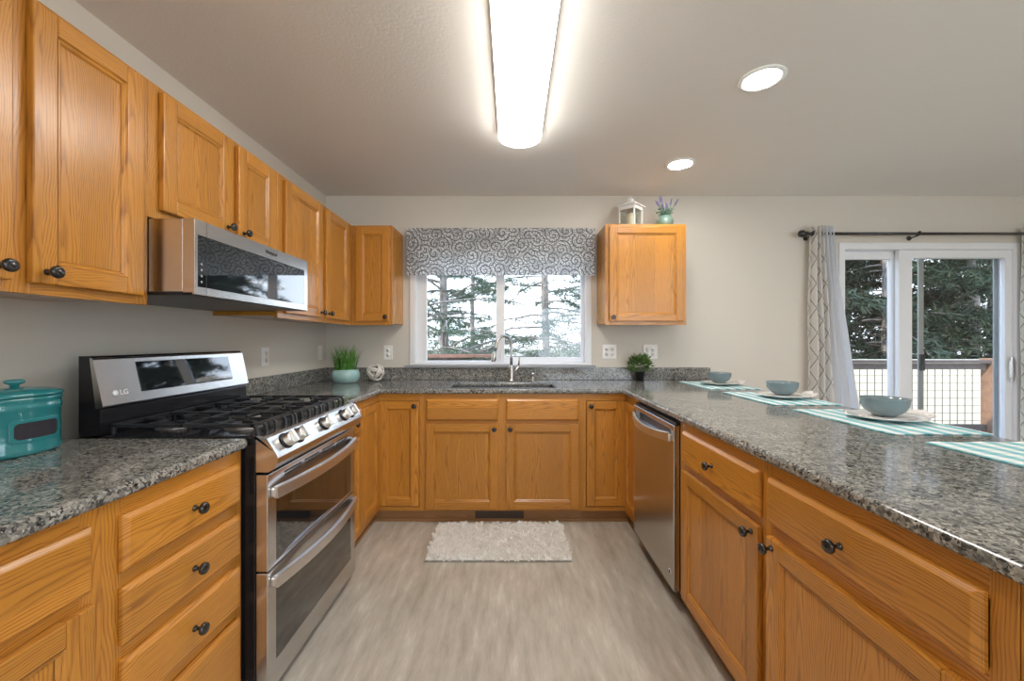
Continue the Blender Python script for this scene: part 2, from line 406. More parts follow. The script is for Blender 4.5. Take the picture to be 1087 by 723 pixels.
def text(body, size, mat, parent, loc, rot, name='logo_lettering', ext=.0006):
    c = bpy.data.curves.new(name, 'FONT'); c.body = body; c.size = size; c.extrude = ext; c.align_x = 'CENTER'; c.align_y = 'CENTER'
    tmp = bpy.data.objects.new('tmp', c); COL.objects.link(tmp)
    me = bpy.data.meshes.new_from_object(tmp.evaluated_get(bpy.context.evaluated_depsgraph_get())); bpy.data.objects.remove(tmp)
    me.materials.clear(); me.materials.append(mat)
    o = bpy.data.objects.new(name, me); COL.objects.link(o); o.parent = parent; o.location = loc; o.rotation_euler = rot
    return o

# ------------------------------------------------------------------ room shell
LX, RX, BY, FY, CZ = -1.545, 5.0, 3.365, -3.2, 2.44
struct(MB().box(LX-.15, RX+.15, FY-.15, BY+.14, -.12, 0), 'floor', FLOORM, 'greige vinyl floor with brushed streaks')
struct(MB().box(LX-.15, RX+.15, FY-.15, BY+.20, CZ, CZ+.25), 'ceiling', CEILM, 'flat textured ceiling')
struct(MB().box(LX-.15, LX, FY-.15, BY+.14, 0, CZ), 'wall_left', WALLM)
WX0, WX1, WZ0, WZ1 = -.847, .659, 1.035, 2.06
DX0, DX1, DZ1 = 2.711, 4.211, 2.05
def solid_back(x, z): return not ((WX0 < x < WX1 and WZ0 < z < WZ1) or (DX0 < x < DX1 and z < DZ1))
struct(MB().slab([LX, WX0, WX1, DX0, DX1, RX], [0, WZ0, DZ1, WZ1, CZ], solid_back, BY, BY+.14, 'xz'), 'wall_back', WALLM)
struct(MB().slab([FY-.15, -2.4, -.6, BY+.14], [0, .7, 2.05, CZ], lambda y, z: not (-2.4 < y < -.6 and .7 < z < 2.05), RX, RX+.15, 'yz'), 'wall_right', WALLM)
struct(MB().slab([LX, 0.6, 3.8, RX], [0, .5, 2.1, CZ], lambda x, z: not (.6 < x < 3.8 and .5 < z < 2.1), FY-.15, FY, 'xz'), 'wall_front', WALLM)

# window over the sink
wr = empty('window_1', ((WX0+WX1)/2, BY, WZ0), kind='structure', label='white vinyl sliding window over the sink')
def P(par, mb, name, mats, **k):                                    # part given in world coordinates under an unrotated parent
    return mb.build(name, mats, par, shift=par.location, **k)
fr = MB(); a = .048
fr.box(WX0, WX1, BY-.012, BY+.12, WZ0, WZ0+.018).box(WX0, WX1, BY-.012, BY+.12, WZ1-.05, WZ1)
fr.box(WX0, WX0+a, BY-.012, BY+.12, WZ0+.018, WZ1-.05).box(WX1-a, WX1, BY-.012, BY+.12, WZ0+.018, WZ1-.05)
P(wr, fr, 'window_frame', WHITE, bevel=.004)
s1 = MB(); sx0, sx1 = WX0+a, -.063
s1.slab([sx0, -.715, -.133, sx1], [WZ0+.018, WZ0+.036, WZ1-.09, WZ1-.05], lambda x, z: not (-.715 < x < -.133 and WZ0+.036 < z < WZ1-.09), BY+.03, BY+.06, 'xz')
s1.box(-.098, -.088, BY+.022, BY+.03, 1.09, 1.14)
P(wr, s1, 'sash', WHITE, bevel=.003)
s2 = MB(); tx0, tx1 = -.105, WX1-a
s2.slab([tx0, tx0+.042, tx1-.030, tx1], [WZ0+.018, WZ0+.062, WZ1-.09, WZ1-.05], lambda x, z: not (tx0+.042 < x < tx1-.030 and WZ0+.062 < z < WZ1-.09), BY+.065, BY+.095, 'xz')
P(wr, s2, 'sash', WHITE, bevel=.003)
P(wr, MB().box(-.72, -.128, BY+.043, BY+.047, WZ0+.031, WZ1-.085), 'window_pane', GLASS)
P(wr, MB().box(tx0+.037, tx1-.025, BY+.078, BY+.082, WZ0+.057, WZ1-.085), 'window_pane', GLASS)
struct(MB().box(-.885, .69, BY-.045, BY-.001, WZ0-.02, WZ0-.001), 'trim_1', simple('sill_grey', (.30, .31, .32), .3), 'thin grey sill strip under the window', bevel=.003)

# unseen windows added behind the camera to bring in daylight
for nm, mb in (('added_window_2', MB().slab([.6, .66, 2.17, 2.23, 3.74, 3.8], [.5, .56, 2.04, 2.1], lambda x, z: not ((.66 < x < 2.17 or 2.23 < x < 3.74) and .56 < z < 2.04), FY-.1, FY-.04, 'xz')),
               ('added_window_3', MB().slab([-2.4, -2.34, -1.53, -1.47, -.66, -.6], [.7, .76, 1.99, 2.05], lambda y, z: not ((-2.34 < y < -1.53 or -1.47 < y < -.66) and .76 < z < 1.99), RX+.04, RX+.1, 'yz'))):
    struct(mb, nm, WHITE, 'unseen white window frame added behind the viewpoint for daylight')

# sliding glass door
dr = empty('door_1', ((DX0+DX1)/2, BY, 0), kind='structure', label='white framed sliding glass door to the deck')
f = MB(); f.slab([DX0, DX0+.05, DX1-.03, DX1], [0, .03, DZ1-.055, DZ1], lambda x, z: not (DX0+.05 < x < DX1-.03 and .03 < z < DZ1-.055), BY-.01, BY+.13, 'xz')
P(dr, f, 'door_frame', WHITE, bevel=.004)
def leaf(x0, x1, y, sw, name, sr=None):
    sr = sr or sw
    mb = MB(); z0, z1 = .03, DZ1-.055
    mb.slab([x0, x0+sw, x1-sr, x1], [z0, z0+.09, z1-.065, z1], lambda x, z: not (x0+sw < x < x1-sr and z0+.09 < z < z1-.065), y, y+.04, 'xz')
    o = P(dr, mb, name, WHITE, bevel=.004)
    q = MB().box(x0+sw-.005, x1-sr+.005, y+.018, y+.022, z0+.085, z1-.06)
    q.build('door_pane', GLASS, o, shift=dr.location)
    return o
leaf(DX0+.05, 3.29, BY+.075, .07, 'fixed_panel')
sl = leaf(3.235, DX1-.03, BY+.02, .11, 'sliding_panel', .058)
h = MB(); h.box(4.140, 4.162, BY+.002, BY+.02, .93, 1.07).box(4.143, 4.159, BY-.014, BY+.002, .90, 1.10)
h.build('door_handle', CHROME, sl, bevel=.003, shift=dr.location)
scn = MB(); scn.slab([3.495, 3.54, 4.145, 4.178], [.03, .09, 1.94, 1.99], lambda x, z: not (3.54 < x < 4.145 and .09 < z < 1.94), BY+.118, BY+.128, 'xz')
scn.box(3.495, 3.54, BY+.105, BY+.118, .98, 1.12, 1)
P(dr, scn, 'screen_frame', [SCREEN_F, DARKSLOT])

# ------------------------------------------------------------------ ceiling lights
def long_light(x, y, lab):
    cl = empty('ceiling_light', (x, y, CZ), label=lab, cat='ceiling light')
    MB().box(-.122, .122, -.608, .608, -.034, -.0005).build('base_pan', TRIMW, cl, bevel=.004)
    pr = [(math.cos(t)*.120, -.034-.056*math.sin(t)) for t in [PI*i/14 for i in range(15)]]
    vs = [(px_, yy, pz_) for yy in (-.606, .606) for px_, pz_ in pr]; m_ = len(pr)
    d = MB().add(vs, [(i, i+1, m_+i+1, m_+i) for i in range(m_-1)], 0, True); d.add(vs, [tuple(range(m_)), tuple(reversed(range(m_, 2*m_)))], 0)
    d.build('light_lens', DIFFUSER, cl)
long_light(.045, 1.73, 'long fluorescent ceiling light with a glowing white wraparound lens')
long_light(.045, -2.3, 'unseen long fluorescent ceiling light added behind the viewpoint to brighten the room')  # extra fixture out of view, added to lift ceiling and wall brightness
long_light(2.9, -1.3, 'unseen long fluorescent ceiling light added toward the right wall for brightness')  # second added fixture, also out of view, for more fill
def downlight(x, y, lab):
    t = empty('recessed_light', (x, y, CZ), label=lab, cat='ceiling light', group='recessed ceiling downlights')
    MB().lathe([(.098, -.001), (.098, -.006), (.078, -.010), (.074, -.002)], n=40).build('trim_ring', TRIMW, t)
    MB().lathe([(.0001, -.0065), (.05, -.006), (.077, -.003)], n=40, smooth=True).build('light_lens', BULB, t)
downlight(1.143, 2.754, 'round recessed ceiling light farther away, nearer the back wall')
downlight(1.143, 1.854, 'round recessed ceiling light nearer the viewer, right of the long fixture')
for k, (x, y) in enumerate(((1.14, -1.2), (-.4, -1.4), (3.2, .9), (3.2, -1.4), (-.4, -2.4))):  # added downlights outside the view, only there to brighten the room
    downlight(x, y, 'unseen round recessed ceiling light added to brighten the room')

# ------------------------------------------------------------------ cabinet parts
KNOB = None
def knob(parent, x, y, z, name='knob'):
    global KNOB
    if KNOB is None:
        KNOB = MB().lathe([(.0085, 0), (.0085, .003), (.005, .006), (.005, .014), (.009, .018), (.015, .022), (.0165, .027), (.0145, .032), (.010, .0345), (.0075, .0335), (.004, .0355), (.0001, .036)], n=20, axis='-y').build(name, BLKMET, parent, loc=(x, y, z))
        return KNOB
    o = KNOB.copy(); COL.objects.link(o); o.parent = parent; o.location = (x, y, z); o.name = name; return o
def door(parent, x0, x1, z0, z1, kx=None, kz=None, st=.056, t=.020, name='door', gap=0):
    """raised-frame door; front faces -y"""
    w, h = x1-x0, z1-z0; mb = MB(); r = .052
    for (a, b, c, d_, mi) in ((0, st, 0, h, 0), (w-st, w, 0, h, 0), (st, w-st, 0, r, 1), (st, w-st, h-r, h, 1)):
        mb.box(a, b, -t, -.0005, c, d_, mi)
    # inner moulding: two steps down to the panel
    ix0, ix1, iz0, iz1 = st, w-st, r, h-r; rings = [(0, -t+.001), (.004, -t+.005), (.008, -t+.005), (.013, -t+.010)]
    for (o1, y1), (o2, y2) in zip(rings, rings[1:]):
        A = [(ix0+o1, y1, iz0+o1), (ix1-o1, y1, iz0+o1), (ix1-o1, y1, iz1-o1), (ix0+o1, y1, iz1-o1)]
        B = [(ix0+o2, y2, iz0+o2), (ix1-o2, y2, iz0+o2), (ix1-o2, y2, iz1-o2), (ix0+o2, y2, iz1-o2)]
        for i in range(4):
            j = (i+1) % 4; mb.add([A[i], A[j], B[j], B[i]], [(0, 1, 2, 3)], 1 if i in (0, 2) else 0)
    mb.box(ix0+.012, ix1-.012, -t+.0100, -.001, iz0+.012, iz1-.012, 2)
    o = mb.build(name, [OAKV, OAKH, OAKV], parent, loc=(x0, gap, z0), bevel=.0035, seg=2)
    if kx is not None: knob(o, kx-x0, -t, kz-z0)
    return o
def drawer(parent, x0, x1, z0, z1, kn=True, t=.020):
    w, h = x1-x0, z1-z0; mb = MB()
    mb.box(0, w, -.011, -.0005, 0, h); mb.frustum(.0, w, .0, h, -.011, -t, .011)
    o = mb.build('drawer', OAKH, parent, loc=(x0, 0, z0), bevel=.002)
    if kn: knob(o, w/2, -t, h/2)
    return o
def face(parent, w, z0, z1, stiles, rails, name='face_frame'):
    mb = MB()
    for a, b in stiles: mb.box(a, b, 0, .019, z0, z1, 0)
    ss = sorted(stiles)
    for c, d_ in rails:
        for (a, b), (e, f_) in zip(ss, ss[1:]): mb.box(b, e, 0, .019, c, d_, 1)
    return mb.build(name, [OAKV, OAKH], parent, bevel=.0008, seg=1)
def carcass(parent, w, dep, z0, z1, top=True, kick=True, name='carcass', toe=.05):
    mb = MB(); y0 = .0195; t = .016
    mb.box(0, t, y0, dep, z0, z1).box(w-t, w, y0, dep, z0, z1).box(t, w-t, y0, dep, z0, z0+t).box(t, w-t, dep-.008, dep, z0+t, z1)
    if top: mb.box(t, w-t, y0, dep-.008, z1-t, z1)
    o = mb.build(name, OAKS, parent)
    if kick:
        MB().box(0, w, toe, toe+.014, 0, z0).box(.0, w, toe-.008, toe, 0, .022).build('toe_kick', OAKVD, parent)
    return o
BZ0, BZ1 = .088, .8795
def base(loc, rz, w, label, stiles, toe=.05, dep=.62, rails=((BZ0, .125), (.655, .715), (.825, BZ1)), grp='lower oak cabinets', top=False):
    t = empty('base_cabinet', (*loc, 0), rz, label=label, cat='cabinet', group=grp)
    face(t, w, BZ0, BZ1, stiles, rails); carcass(t, w, dep, BZ0, BZ1, top=top, toe=toe)
    return t
FXL, FXR, FYB = -.903, .764, 2.738
e = .0006
# left run, local x = world Y - origin
c = base((FXL, -.30), PI/2, .60-e, 'oak base cabinet at the far left edge, behind the drawer and door cabinet', [(0, .04), (.56-e, .60-e)])
drawer(c, .03, .57, .70, .84); door(c, .03, .57, .105, .672, .54, .64)
c = base((FXL, .30), PI/2, .59-e, 'oak base cabinet with one wide drawer over a door, at the lower left corner', [(0, .03), (.545, .59-e)])
drawer(c, .02, .56, .705, .845); door(c, .02, .56, .105, .68, .06, .64)
c = base((FXL, .89), PI/2, .460, 'oak base cabinet with four stacked drawers beside the stove', [(0, .045), (.435, .460)],
         rails=((BZ0, .12), (.335, .39), (.50, .55), (.665, .715), (.83, BZ1)))
for z0, z1 in ((.105, .335), (.37, .505), (.538, .672), (.708, .838)): drawer(c, .037, .437, z0, z1)
c = base((FXL, 2.116), PI/2, .294-e, 'narrow oak base cabinet just past the stove with one drawer and one door', [(0, .02), (.265, .294-e)])
drawer(c, .012, .275, .70, .838); door(c, .012, .275, .105, .672, .04, .64)
# back run
c = base((-.60, FYB), 0, 1.075-e, 'oak sink cabinet under the window with two doors below two false drawers', [(0, .032), (.498, .570), (1.043, 1.075-e)], toe=.042)
drawer(c, .022, .508, .70, .844, False); drawer(c, .559, 1.052, .70, .844, False)
door(c, .022, .508, .105, .676, .482, .646); door(c, .559, 1.052, .105, .676, .588, .646)
# corner cabinets with folding L doors
def corner(side):
    s = -1 if side == 'l' else 1
    X = FXL if side == 'l' else FXR
    far = -.60-e if side == 'l' else .475
    Yn = 2.41+e if side == 'l' else 2.44+e
    t = empty('base_cabinet', (X, FYB, 0), label='oak corner cabinet with an L-shaped folding door, ' + ('left of the sink doors' if side == 'l' else 'right of the sink doors beside the dishwasher'), cat='cabinet', group='lower oak cabinets')
    L = abs(far-X); S = FYB-Yn
    mb = MB()                                        # leg along x (back run): from inner corner outwards
    def bx(x0, x1, y0, y1, z0, z1, mi):
        x0, x1 = s*x0, s*x1; mb.box(min(x0, x1), max(x0, x1), y0, y1, z0, z1, mi)
    # back run is on the -s side (towards sink), run along y is the leg
    bx(-L, -L+.024, 0, .019, BZ0, BZ1, 0); bx(-L+.024, .019, .0, .019, .832, BZ1, 1); bx(-L+.024, .019, 0, .019, BZ0, .116, 1)
    bx(0, .019, -S, -S+.012, BZ0, BZ1, 0); bx(0, .019, -S+.012, 0, .832, BZ1, 2); bx(0, .019, -S+.012, 0, BZ0, .116, 2)
    mb.build('face_frame', [OAKV, OAKH, OAKD], t)
    cb = MB()
    def cx(x0, x1, y0, y1, z0, z1):
        x0, x1 = s*x0, s*x1; cb.box(min(x0, x1), max(x0, x1), y0, y1, z0, z1)
    cx(.02, .60, -S, -S+.012, BZ0, BZ1); cx(-L, -L+.012, .02, .60, BZ0, BZ1); cx(-L+.012, .6, .59, .60, BZ0, BZ1); cx(.59, .60, -S+.012, .59, BZ0, BZ1)
    cx(.02, .59, -S+.012, .02, BZ0, BZ0+.012); cx(-L+.012, .59, .02, .59, BZ0, BZ0+.012)
    cb.build('carcass', OAKV, t)
    kb = MB(); q = .042
    def kx(x0, x1, y0, y1, z0, z1):
        x0, x1 = s*x0, s*x1; kb.box(min(x0, x1), max(x0, x1), y0, y1, z0, z1)
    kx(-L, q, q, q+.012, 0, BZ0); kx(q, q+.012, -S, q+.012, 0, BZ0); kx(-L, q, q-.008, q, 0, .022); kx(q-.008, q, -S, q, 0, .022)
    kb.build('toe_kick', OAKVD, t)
    z0, z1 = .121, .828
    if side == 'l':
        door(t, 0.021-.020, L-.028, z0, z1, L-.055, z1-.03, gap=.012, name='door')   # back leaf
        b = empty('door', (0, 0, 0)); bpy.data.objects.remove(b)
        d2 = door(t, 0, S-.020, z0, z1, gap=0); d2.location = (-.012, -S+.016, z0); d2.rotation_euler = (0, 0, PI/2)
    else:
        door(t, -L+.028, -.001, z0, z1, -L+.055, z1-.03, gap=.012)
        d2 = door(t, 0, S-.020, z0, z1, gap=0); d2.location = (.012, -.004, z0); d2.rotation_euler = (0, 0, -PI/2)
    return t
corner('l'); corner('r')
# right run (peninsula), local x = origin - world Y
c = base((FXR, 1.838), -PI/2, .628-e, 'oak peninsula base cabinet with one drawer and one door beside the dishwasher', [(0, .045), (.600, .628-e)])
drawer(c, .054, .605, .70, .842); door(c, .054, .605, .105, .672, .578, .645)
c = base((FXR, 1.21), -PI/2, .60, 'oak peninsula base cabinet nearest the viewer at the lower right', [(0, .025), (.562, .60)])
drawer(c, .020, .562, .706, .838); door(c, .020, .562, .105, .668, .048, .642)
t = MB().box(FXR+.0, FXR+.66, .588, .6085, 0, BZ1).build('end_panel', OAKV, bevel=.002)
tag(t, 'oak end panel closing the near end of the peninsula under the countertop', 'cabinet panel')
t = MB().box(FXR+.626, FXR+.66, .61, FYB+.60, 0, BZ1).build('peninsula_back_panel', OAKV)
tag(t, 'oak panel backing the peninsula cabinets on the dining side', 'cabinet panel')

# upper cabinets
UZ0, UZ1 = 1.356, 2.108; UXL, UYB = -1.21, 3.06
def upper(loc, rz, w, z0, z1, stiles, label, dep=.333, rails=None):
    t = empty('upper_cabinet', (loc[0], loc[1], z0), rz, label=label, cat='cabinet', group='upper oak cabinets')
    H = z1-z0
    face(t, w, 0, H, stiles, rails or ((0, .04), (H-.04, H))); carcass(t, w, dep, 0.012, H, True, False)
    return t
c = upper((UXL, .60), PI/2, .745-e, UZ0, UZ1, [(0, .05), (.36, .415), (.70, .745-e)], 'tall oak upper cabinet at the top left, nearest the viewer')
door(c, .05, .368, .028, .733, .34, .058); door(c, .407, .712, .028, .733, .437, .058)
c = upper((UXL, 1.345), PI/2, .745-e, 1.652, UZ1, [(0, .05), (.372, .43), (.685, .745-e)], 'short oak upper cabinet with two doors above the microwave')
door(c, .040, .382, .032, .437, .352, .062); door(c, .422, .695, .032, .437, .452, .062)
c = upper((UXL, 2.090), PI/2, .970-e, UZ0, UZ1, [(0, .055), (.452, .53), (.90, .970-e)], 'oak upper cabinet with two doors past the microwave, running into the corner')
door(c, .047, .462, .028, .733, .437, .058); door(c, .515, .876, .028, .733, .54, .058)
c = upper((UXL+.001, UYB), 0, .305, UZ0, UZ1, [(0, .035), (.262, .305)], 'small oak upper cabinet on the back wall left of the window', dep=.303)
door(c, .032, .285, .028, .733, .262, .060)
t = MB().box(-.327, 0, 0, .30, 0, .75)
c = upper((.705, UYB), 0, .61, UZ0, 2.118, [(0, .045), (.565, .61)], 'oak upper cabinet on the back wall right of the window, lantern on top', dep=.303)
door(c, .028, .585, .028, .742, .053, .058)

# ------------------------------------------------------------------ countertops
def slabtop(name, us, vs, inside, label, splash):
    t = MB().slab(us, vs, inside, .880, .914).build(name, GRANITE, bevel=.013, seg=7)
    tag(t, label, 'countertop')
    sp_ = MB()
    for b in splash: sp_.box(*b, .9142, 1.016)
    sp_.build('backsplash', GRANITE, t, bevel=.003)
    return t
slabtop('countertop', [LX+.001, -.878], [-.31, 1.352], lambda x, y: True, 'grey speckled granite countertop left of the stove, teal canister on it', [(LX+.001, LX+.021, -.31, 1.352)])
SX0, SX1, SY0, SY1 = -.445, .305, 2.80, 3.13
def ins(x, y):
    if SX0 < x < SX1 and SY0 < y < SY1: return False
    if x < -.878: return y > 2.113
    if x < .739: return y > 2.713
    return True
slabtop('countertop', [LX+.001, -.878, SX0, SX1, .739, 1.65], [.580, 2.113, 2.713, SY0, SY1, BY-.001], ins,
        'long U-shaped granite countertop running past the sink and out along the peninsula',
        [(LX+.001, LX+.021, 2.113, BY-.001), (LX+.021, 1.64, BY-.021, BY-.001)])

# sink, faucet, dispenser
sk = empty('kitchen_sink', ((SX0+SX1)/2, 2.965, .68), label='undermount stainless steel sink set in the granite below the window', cat='sink')
b = MB(); o1 = .006
x0, x1, y0, y1 = SX0-o1, SX1+o1, SY0-o1, SY1+o1
for q in ((x0-.003, x0, y0, y1), (x1, x1+.003, y0, y1), (x0, x1, y0-.003, y0), (x0, x1, y1, y1+.003)): b.box(*q, .70, .8795)
b.box(x0, x1, y0, y1, .697, .700); P(sk, b, 'basin', SINKM)
P(sk, MB().lathe([(.045, .7005), (.045, .703), (.03, .704), (.0001, .7035)], c=(-.07, 3.0, 0)), 'drain', CHROME)
fc = empty('faucet', (-.005, 3.235, .914), label='brushed nickel gooseneck faucet with a side lever behind the sink', cat='faucet')
MB().lathe([(.027, .0005), (.027, .006), (.022, .012), (.0195, .03), (.0185, .12), (.0135, .13), (.0001, .131)]).build('faucet_body', STEEL2, fc)
pts = [(0, 0, .125), (0, 0, .20), (0, 0, .27)]
for i in range(1, 15):
    a = PI*i/15*1.06; r = .062; c_ = (1-math.cos(a))*r
    pts.append((-c_*.95, -c_*.75, .27+math.sin(a)*r*1.45))
pts.append((pts[-1][0]-.008, pts[-1][1]-.004, pts[-1][2]-.03))
MB().tube(pts, .0115, 12).build('spout', STEEL2, fc)
ex, ey, ez = pts[-1]
MB().tube([(ex, ey, ez), (ex-.005, ey-.003, ez-.02), (ex-.014, ey-.008, ez-.075), (ex-.015, ey-.009, ez-.082)], [.013, .0155, .0175, .015], 14).build('spray_head', STEEL2, fc)
MB().tube([(.012, 0, .055), (.03, -.005, .078), (.058, -.008, .125)], [.009, .011, .012], 10).tube([(.057, -.008, .122), (.062, -.012, .16), (.063, -.016, .195)], [.008, .0065, .006], 8).build('lever_handle', STEEL2, fc)
sd_ = empty('soap_dispenser', (.165, 3.24, .914), label='small nickel soap dispenser standing right of the faucet', cat='soap dispenser')
MB().lathe([(.020, .0005), (.020, .006), (.014, .014), (.011, .045), (.014, .052), (.014, .064), (.0001, .070)], n=16).build('pump_body', STEEL2, sd_)
MB().tube([(0, 0, .060), (-.004, -.045, .062), (-.005, -.055, .054)], .005, 8).build('nozzle', STEEL2, sd_)

# ------------------------------------------------------------------ range (local x = Y-1.357, -y faces the room)
rg = empty('kitchen_range', (-.862, 1.357, 0), PI/2, label='stainless steel gas range with double ovens and black grates', cat='stove')
RW = .752
b = MB(); b.box(.004, RW-.004, .0, .590, .06, .905); b.box(.03, RW-.03, .05, .56, 0, .06)
b.build('range_body', BLACK, rg, bevel=.003)
b = MB(); b.slab([0, .02, RW-.02, RW], [.0, .03, .50, .520], lambda x, y: True, .9055, .918)
b.build('cooktop', BLACK, rg, bevel=.004)
pf = [(.012, .919), (-.030, .917), (-.040, .910), (-.072, .860), (-.078, .845), (-.076, .825), (-.066, .808), (-.046, .797), (-.004, .797), (-.004, .919)]
b = MB(); b.prism(pf, 0, RW); b.build('control_panel', STEEL, rg, bevel=.006, seg=3)
nx, nz = -.050, .030; ln = math.hypot(.032, .050); nrm = Vector((0, -.050/ln, .032/ln))
def onpanel(x, f, off=0): # f 0 top ..1 bottom
    return Vector((x, -.040-.032*f, .910-.050*f))+nrm*off
ang = math.atan2(.050, .032)                               # tilt
for x in (.085, .165, .376, .575, .655):
    p = onpanel(x, .55, .001)
    k = MB().lathe([(.030, 0), (.030, .004), (.0255, .006)], n=32, mi=1).lathe([(.0255, .006), (.0235, .010), (.0225, .024), (.020, .028), (.0001, .029)], n=32)
    k.box(-.0075, .0075, -.0235, .0235, .010, .041)
    o = k.build('burner_knob', [BRUSH, GUNM], rg, loc=p, bevel=.003, seg=2); o.rotation_euler = nrm.to_track_quat('Z', 'Y').to_euler()
# doors
def oven(z0, z1, wz0, wz1, hz, nm):
    mb = MB(); mb.slab([.0, .052, RW-.052, RW], [z0, wz0, wz1, z1], lambda x, z: not (.052 < x < RW-.052 and wz0 < z < wz1), -.044, -.004, 'xz')
    o = mb.build(nm, STEEL, rg, bevel=.003)
    MB().box(.052, RW-.052, -.0435, -.010, wz0, wz1).build('oven_window', BLACKG, o)
    pts = []
    for i in range(25):
        u = i/24; pts.append((.020+(RW-.04)*u, -.058-.036*(1-(2*u-1)**2), hz))
    hb = MB().sweep(pts, .009, .021)
    for xx in (.026, RW-.026): hb.box(xx-.012, xx+.012, -.058, -.044, hz-.014, hz+.014)
    hb.build('oven_handle', BRUSH, o, bevel=.004, seg=2)
    return o
o = oven(.462, .788, .478, .690, .722, 'oven_door')
vb = MB()
for k in range(4):
    for j in range(2): vb.box(.10+k*.145, .215+k*.145, -.0450, -.0440, .752+j*.012, .758+j*.012)
vb.build('vent_slots', DARKSLOT, o)
o = oven(.045, .457, .135, .395, .418, 'oven_door')
# back guard
gp = [(.511, 1.012), (.508, 1.020), (.543, 1.180), (.552, 1.188), (.592, 1.188), (.592, .92), (.521, .92), (.521, 1.006)]
b = MB(); b.prism([(.521, .9185), (.521, 1.006), (.535, 1.012), (.548, 1.178), (.555, 1.186), (.592, 1.186), (.592, .9185)], .002, RW-.002); b.build('guard_housing', BLACK, rg, bevel=.003)
b = MB(); b.prism([(.512, 1.010), (.509, 1.018), (.543, 1.176), (.549, 1.181), (.5535, 1.178), (.5335, 1.010)], 0, RW); gd = b.build('guard_panel', STEEL, rg, bevel=.004)
def og(x, f, off): # on guard face
    d_ = Vector((0, .034, .158)); n_ = Vector((0, -.158, .034)).normalized(); return Vector((x, .509, 1.018))+d_*f+n_*off
A = [og(.150, .20, 0), og(.640, .20, 0), og(.640, .90, 0), og(.150, .90, 0)]; B = [p+Vector((0, -.158, .034)).normalized()*.0015 for p in A]
MB().add(A+B, [(4, 5, 6, 7), (0, 1, 5, 4), (1, 2, 6, 5), (2, 3, 7, 6), (3, 0, 4, 7)]).build('display_glass', BLACKG, rg)
tilt = math.atan2(.158, .034)
LOGOM = simple('logo_silver', (.85, .85, .87), .3)
text('LG', .026, LOGOM, rg, og(.083, .24, .001), (tilt, 0, 0))
o = MB().lathe([(.0105, 0), (.0105, .001), (.0001, .0012)], n=24).build('logo_badge', LOGOM, rg, loc=og(.052, .24, .0005)); o.rotation_euler = (tilt, 0, 0)
# burners and grates
for (x, y, r) in ((.14, .13, .045), (.14, .385, .038), (.376, .26, .05), (.61, .13, .05), (.61, .385, .035)):
    k = MB().lathe([(r+.018, .918), (r+.016, .922), (r, .924), (r, .930)], c=(x, y, 0), n=28, mi=0); k.lathe([(r-.002, .930), (r-.002, .936), (r-.008, .938), (.0001, .938)], c=(x, y, 0), n=28, mi=1)
    k.build('burner', [CURB, IRON], rg)
gz0, gz1 = .944, .956
for gi, (x0, x1) in enumerate(((.012, .255), (.259, .493), (.497, .740))):
    k = MB(); y0, y1 = .012, .500; bw = .006; cx_ = (x0+x1)/2
    for x in (x0+bw, x1-bw): k.box(x-bw, x+bw, y0, y1, gz0, gz1)
    for y in (y0+bw, (y0+y1)/2, y1-bw): k.box(x0, x1, y-bw, y+bw, gz0, gz1)
    for yc in ((y0+y1)*.27, (y0+y1)*.735):
        for s_ in (-1, 1):
            k.box(min(cx_+s_*.035, cx_+s_*.115), max(cx_+s_*.035, cx_+s_*.115), yc-.005, yc+.005, gz0+.001, gz1+.001)
            a_, b_ = yc+s_*.035, yc+s_*.115
            k.box(cx_-.005, cx_+.005, min(a_, b_), max(a_, b_), gz0+.001, gz1+.001)
        for dx in (-.055, .055): k.box(cx_+dx-.0045, cx_+dx+.0045, yc-.085, yc-.045, gz0, gz1)
    for xq in (x0+.01, cx_-.06, cx_, cx_+.06, x1-.01):
        k.sweep([(xq, y0+.012, gz1-.004), (xq, y0-.002, gz1-.008), (xq, y0-.006, .934), (xq, y0-.006, .9185)][::1] if False else [(xq, y0+.006, gz0+.005), (xq, y0-.004, .9405), (xq, y0-.007, .9185)], .006, .005)
    for xq in (x0+.01, x1-.01): k.box(xq-.006, xq+.006, y1-.012, y1, .9185, gz0)
    k.build('grate', IRON, rg, bevel=.0015, seg=1)

# ------------------------------------------------------------------ microwave
mw = empty('microwave', (-1.095, 1.3462, 1.390), PI/2, label='low stainless steel microwave hood mounted above the stove', cat='microwave')
MW = .743
b = MB(); b.box(.001, MW-.001, 0, .448, .012, .256, 0); b.build('microwave_body', STEEL, mw, bevel=.002)
b = MB(); b.box(0, MW, -.035, .448, 0, .0115); b.build('vent_base', GUNM, mw, bevel=.002)
fy = -.040
b = MB(); b.slab([0, .014, .052, MW-.03, MW], [.003, .030, .205, .256], lambda x, z: not (.014 < x < MW-.03 and .030 < z < .205), fy, -.001, 'xz'); b.box(.052, .0535, fy-.0006, fy+.002, .003, .256, 1)
md = b.build('microwave_door', [STEEL, DARKSLOT], mw, bevel=.003)
MB().box(.055, MW-.03, fy+.001, fy+.012, .030, .205).build('door_window', BLACKG, md)
cp = MB().box(.014, .052, fy+.0005, fy+.012, .030, .205).build('control_strip', BLACKG, mw)
BTN = simple('button_print', (.35, .37, .38), .5)
bb = MB()
for k in range(4): bb.lathe([(.0042, 0), (.0042, .0006)], c=(.031, fy+.0004, .048+k*.020), n=12, axis='-y')
bb.build('button', BTN, mw)
text('Whirlpool', .020, DARKSLOT, mw, (.43, fy-.0006, .231), (PI/2, 0, 0))

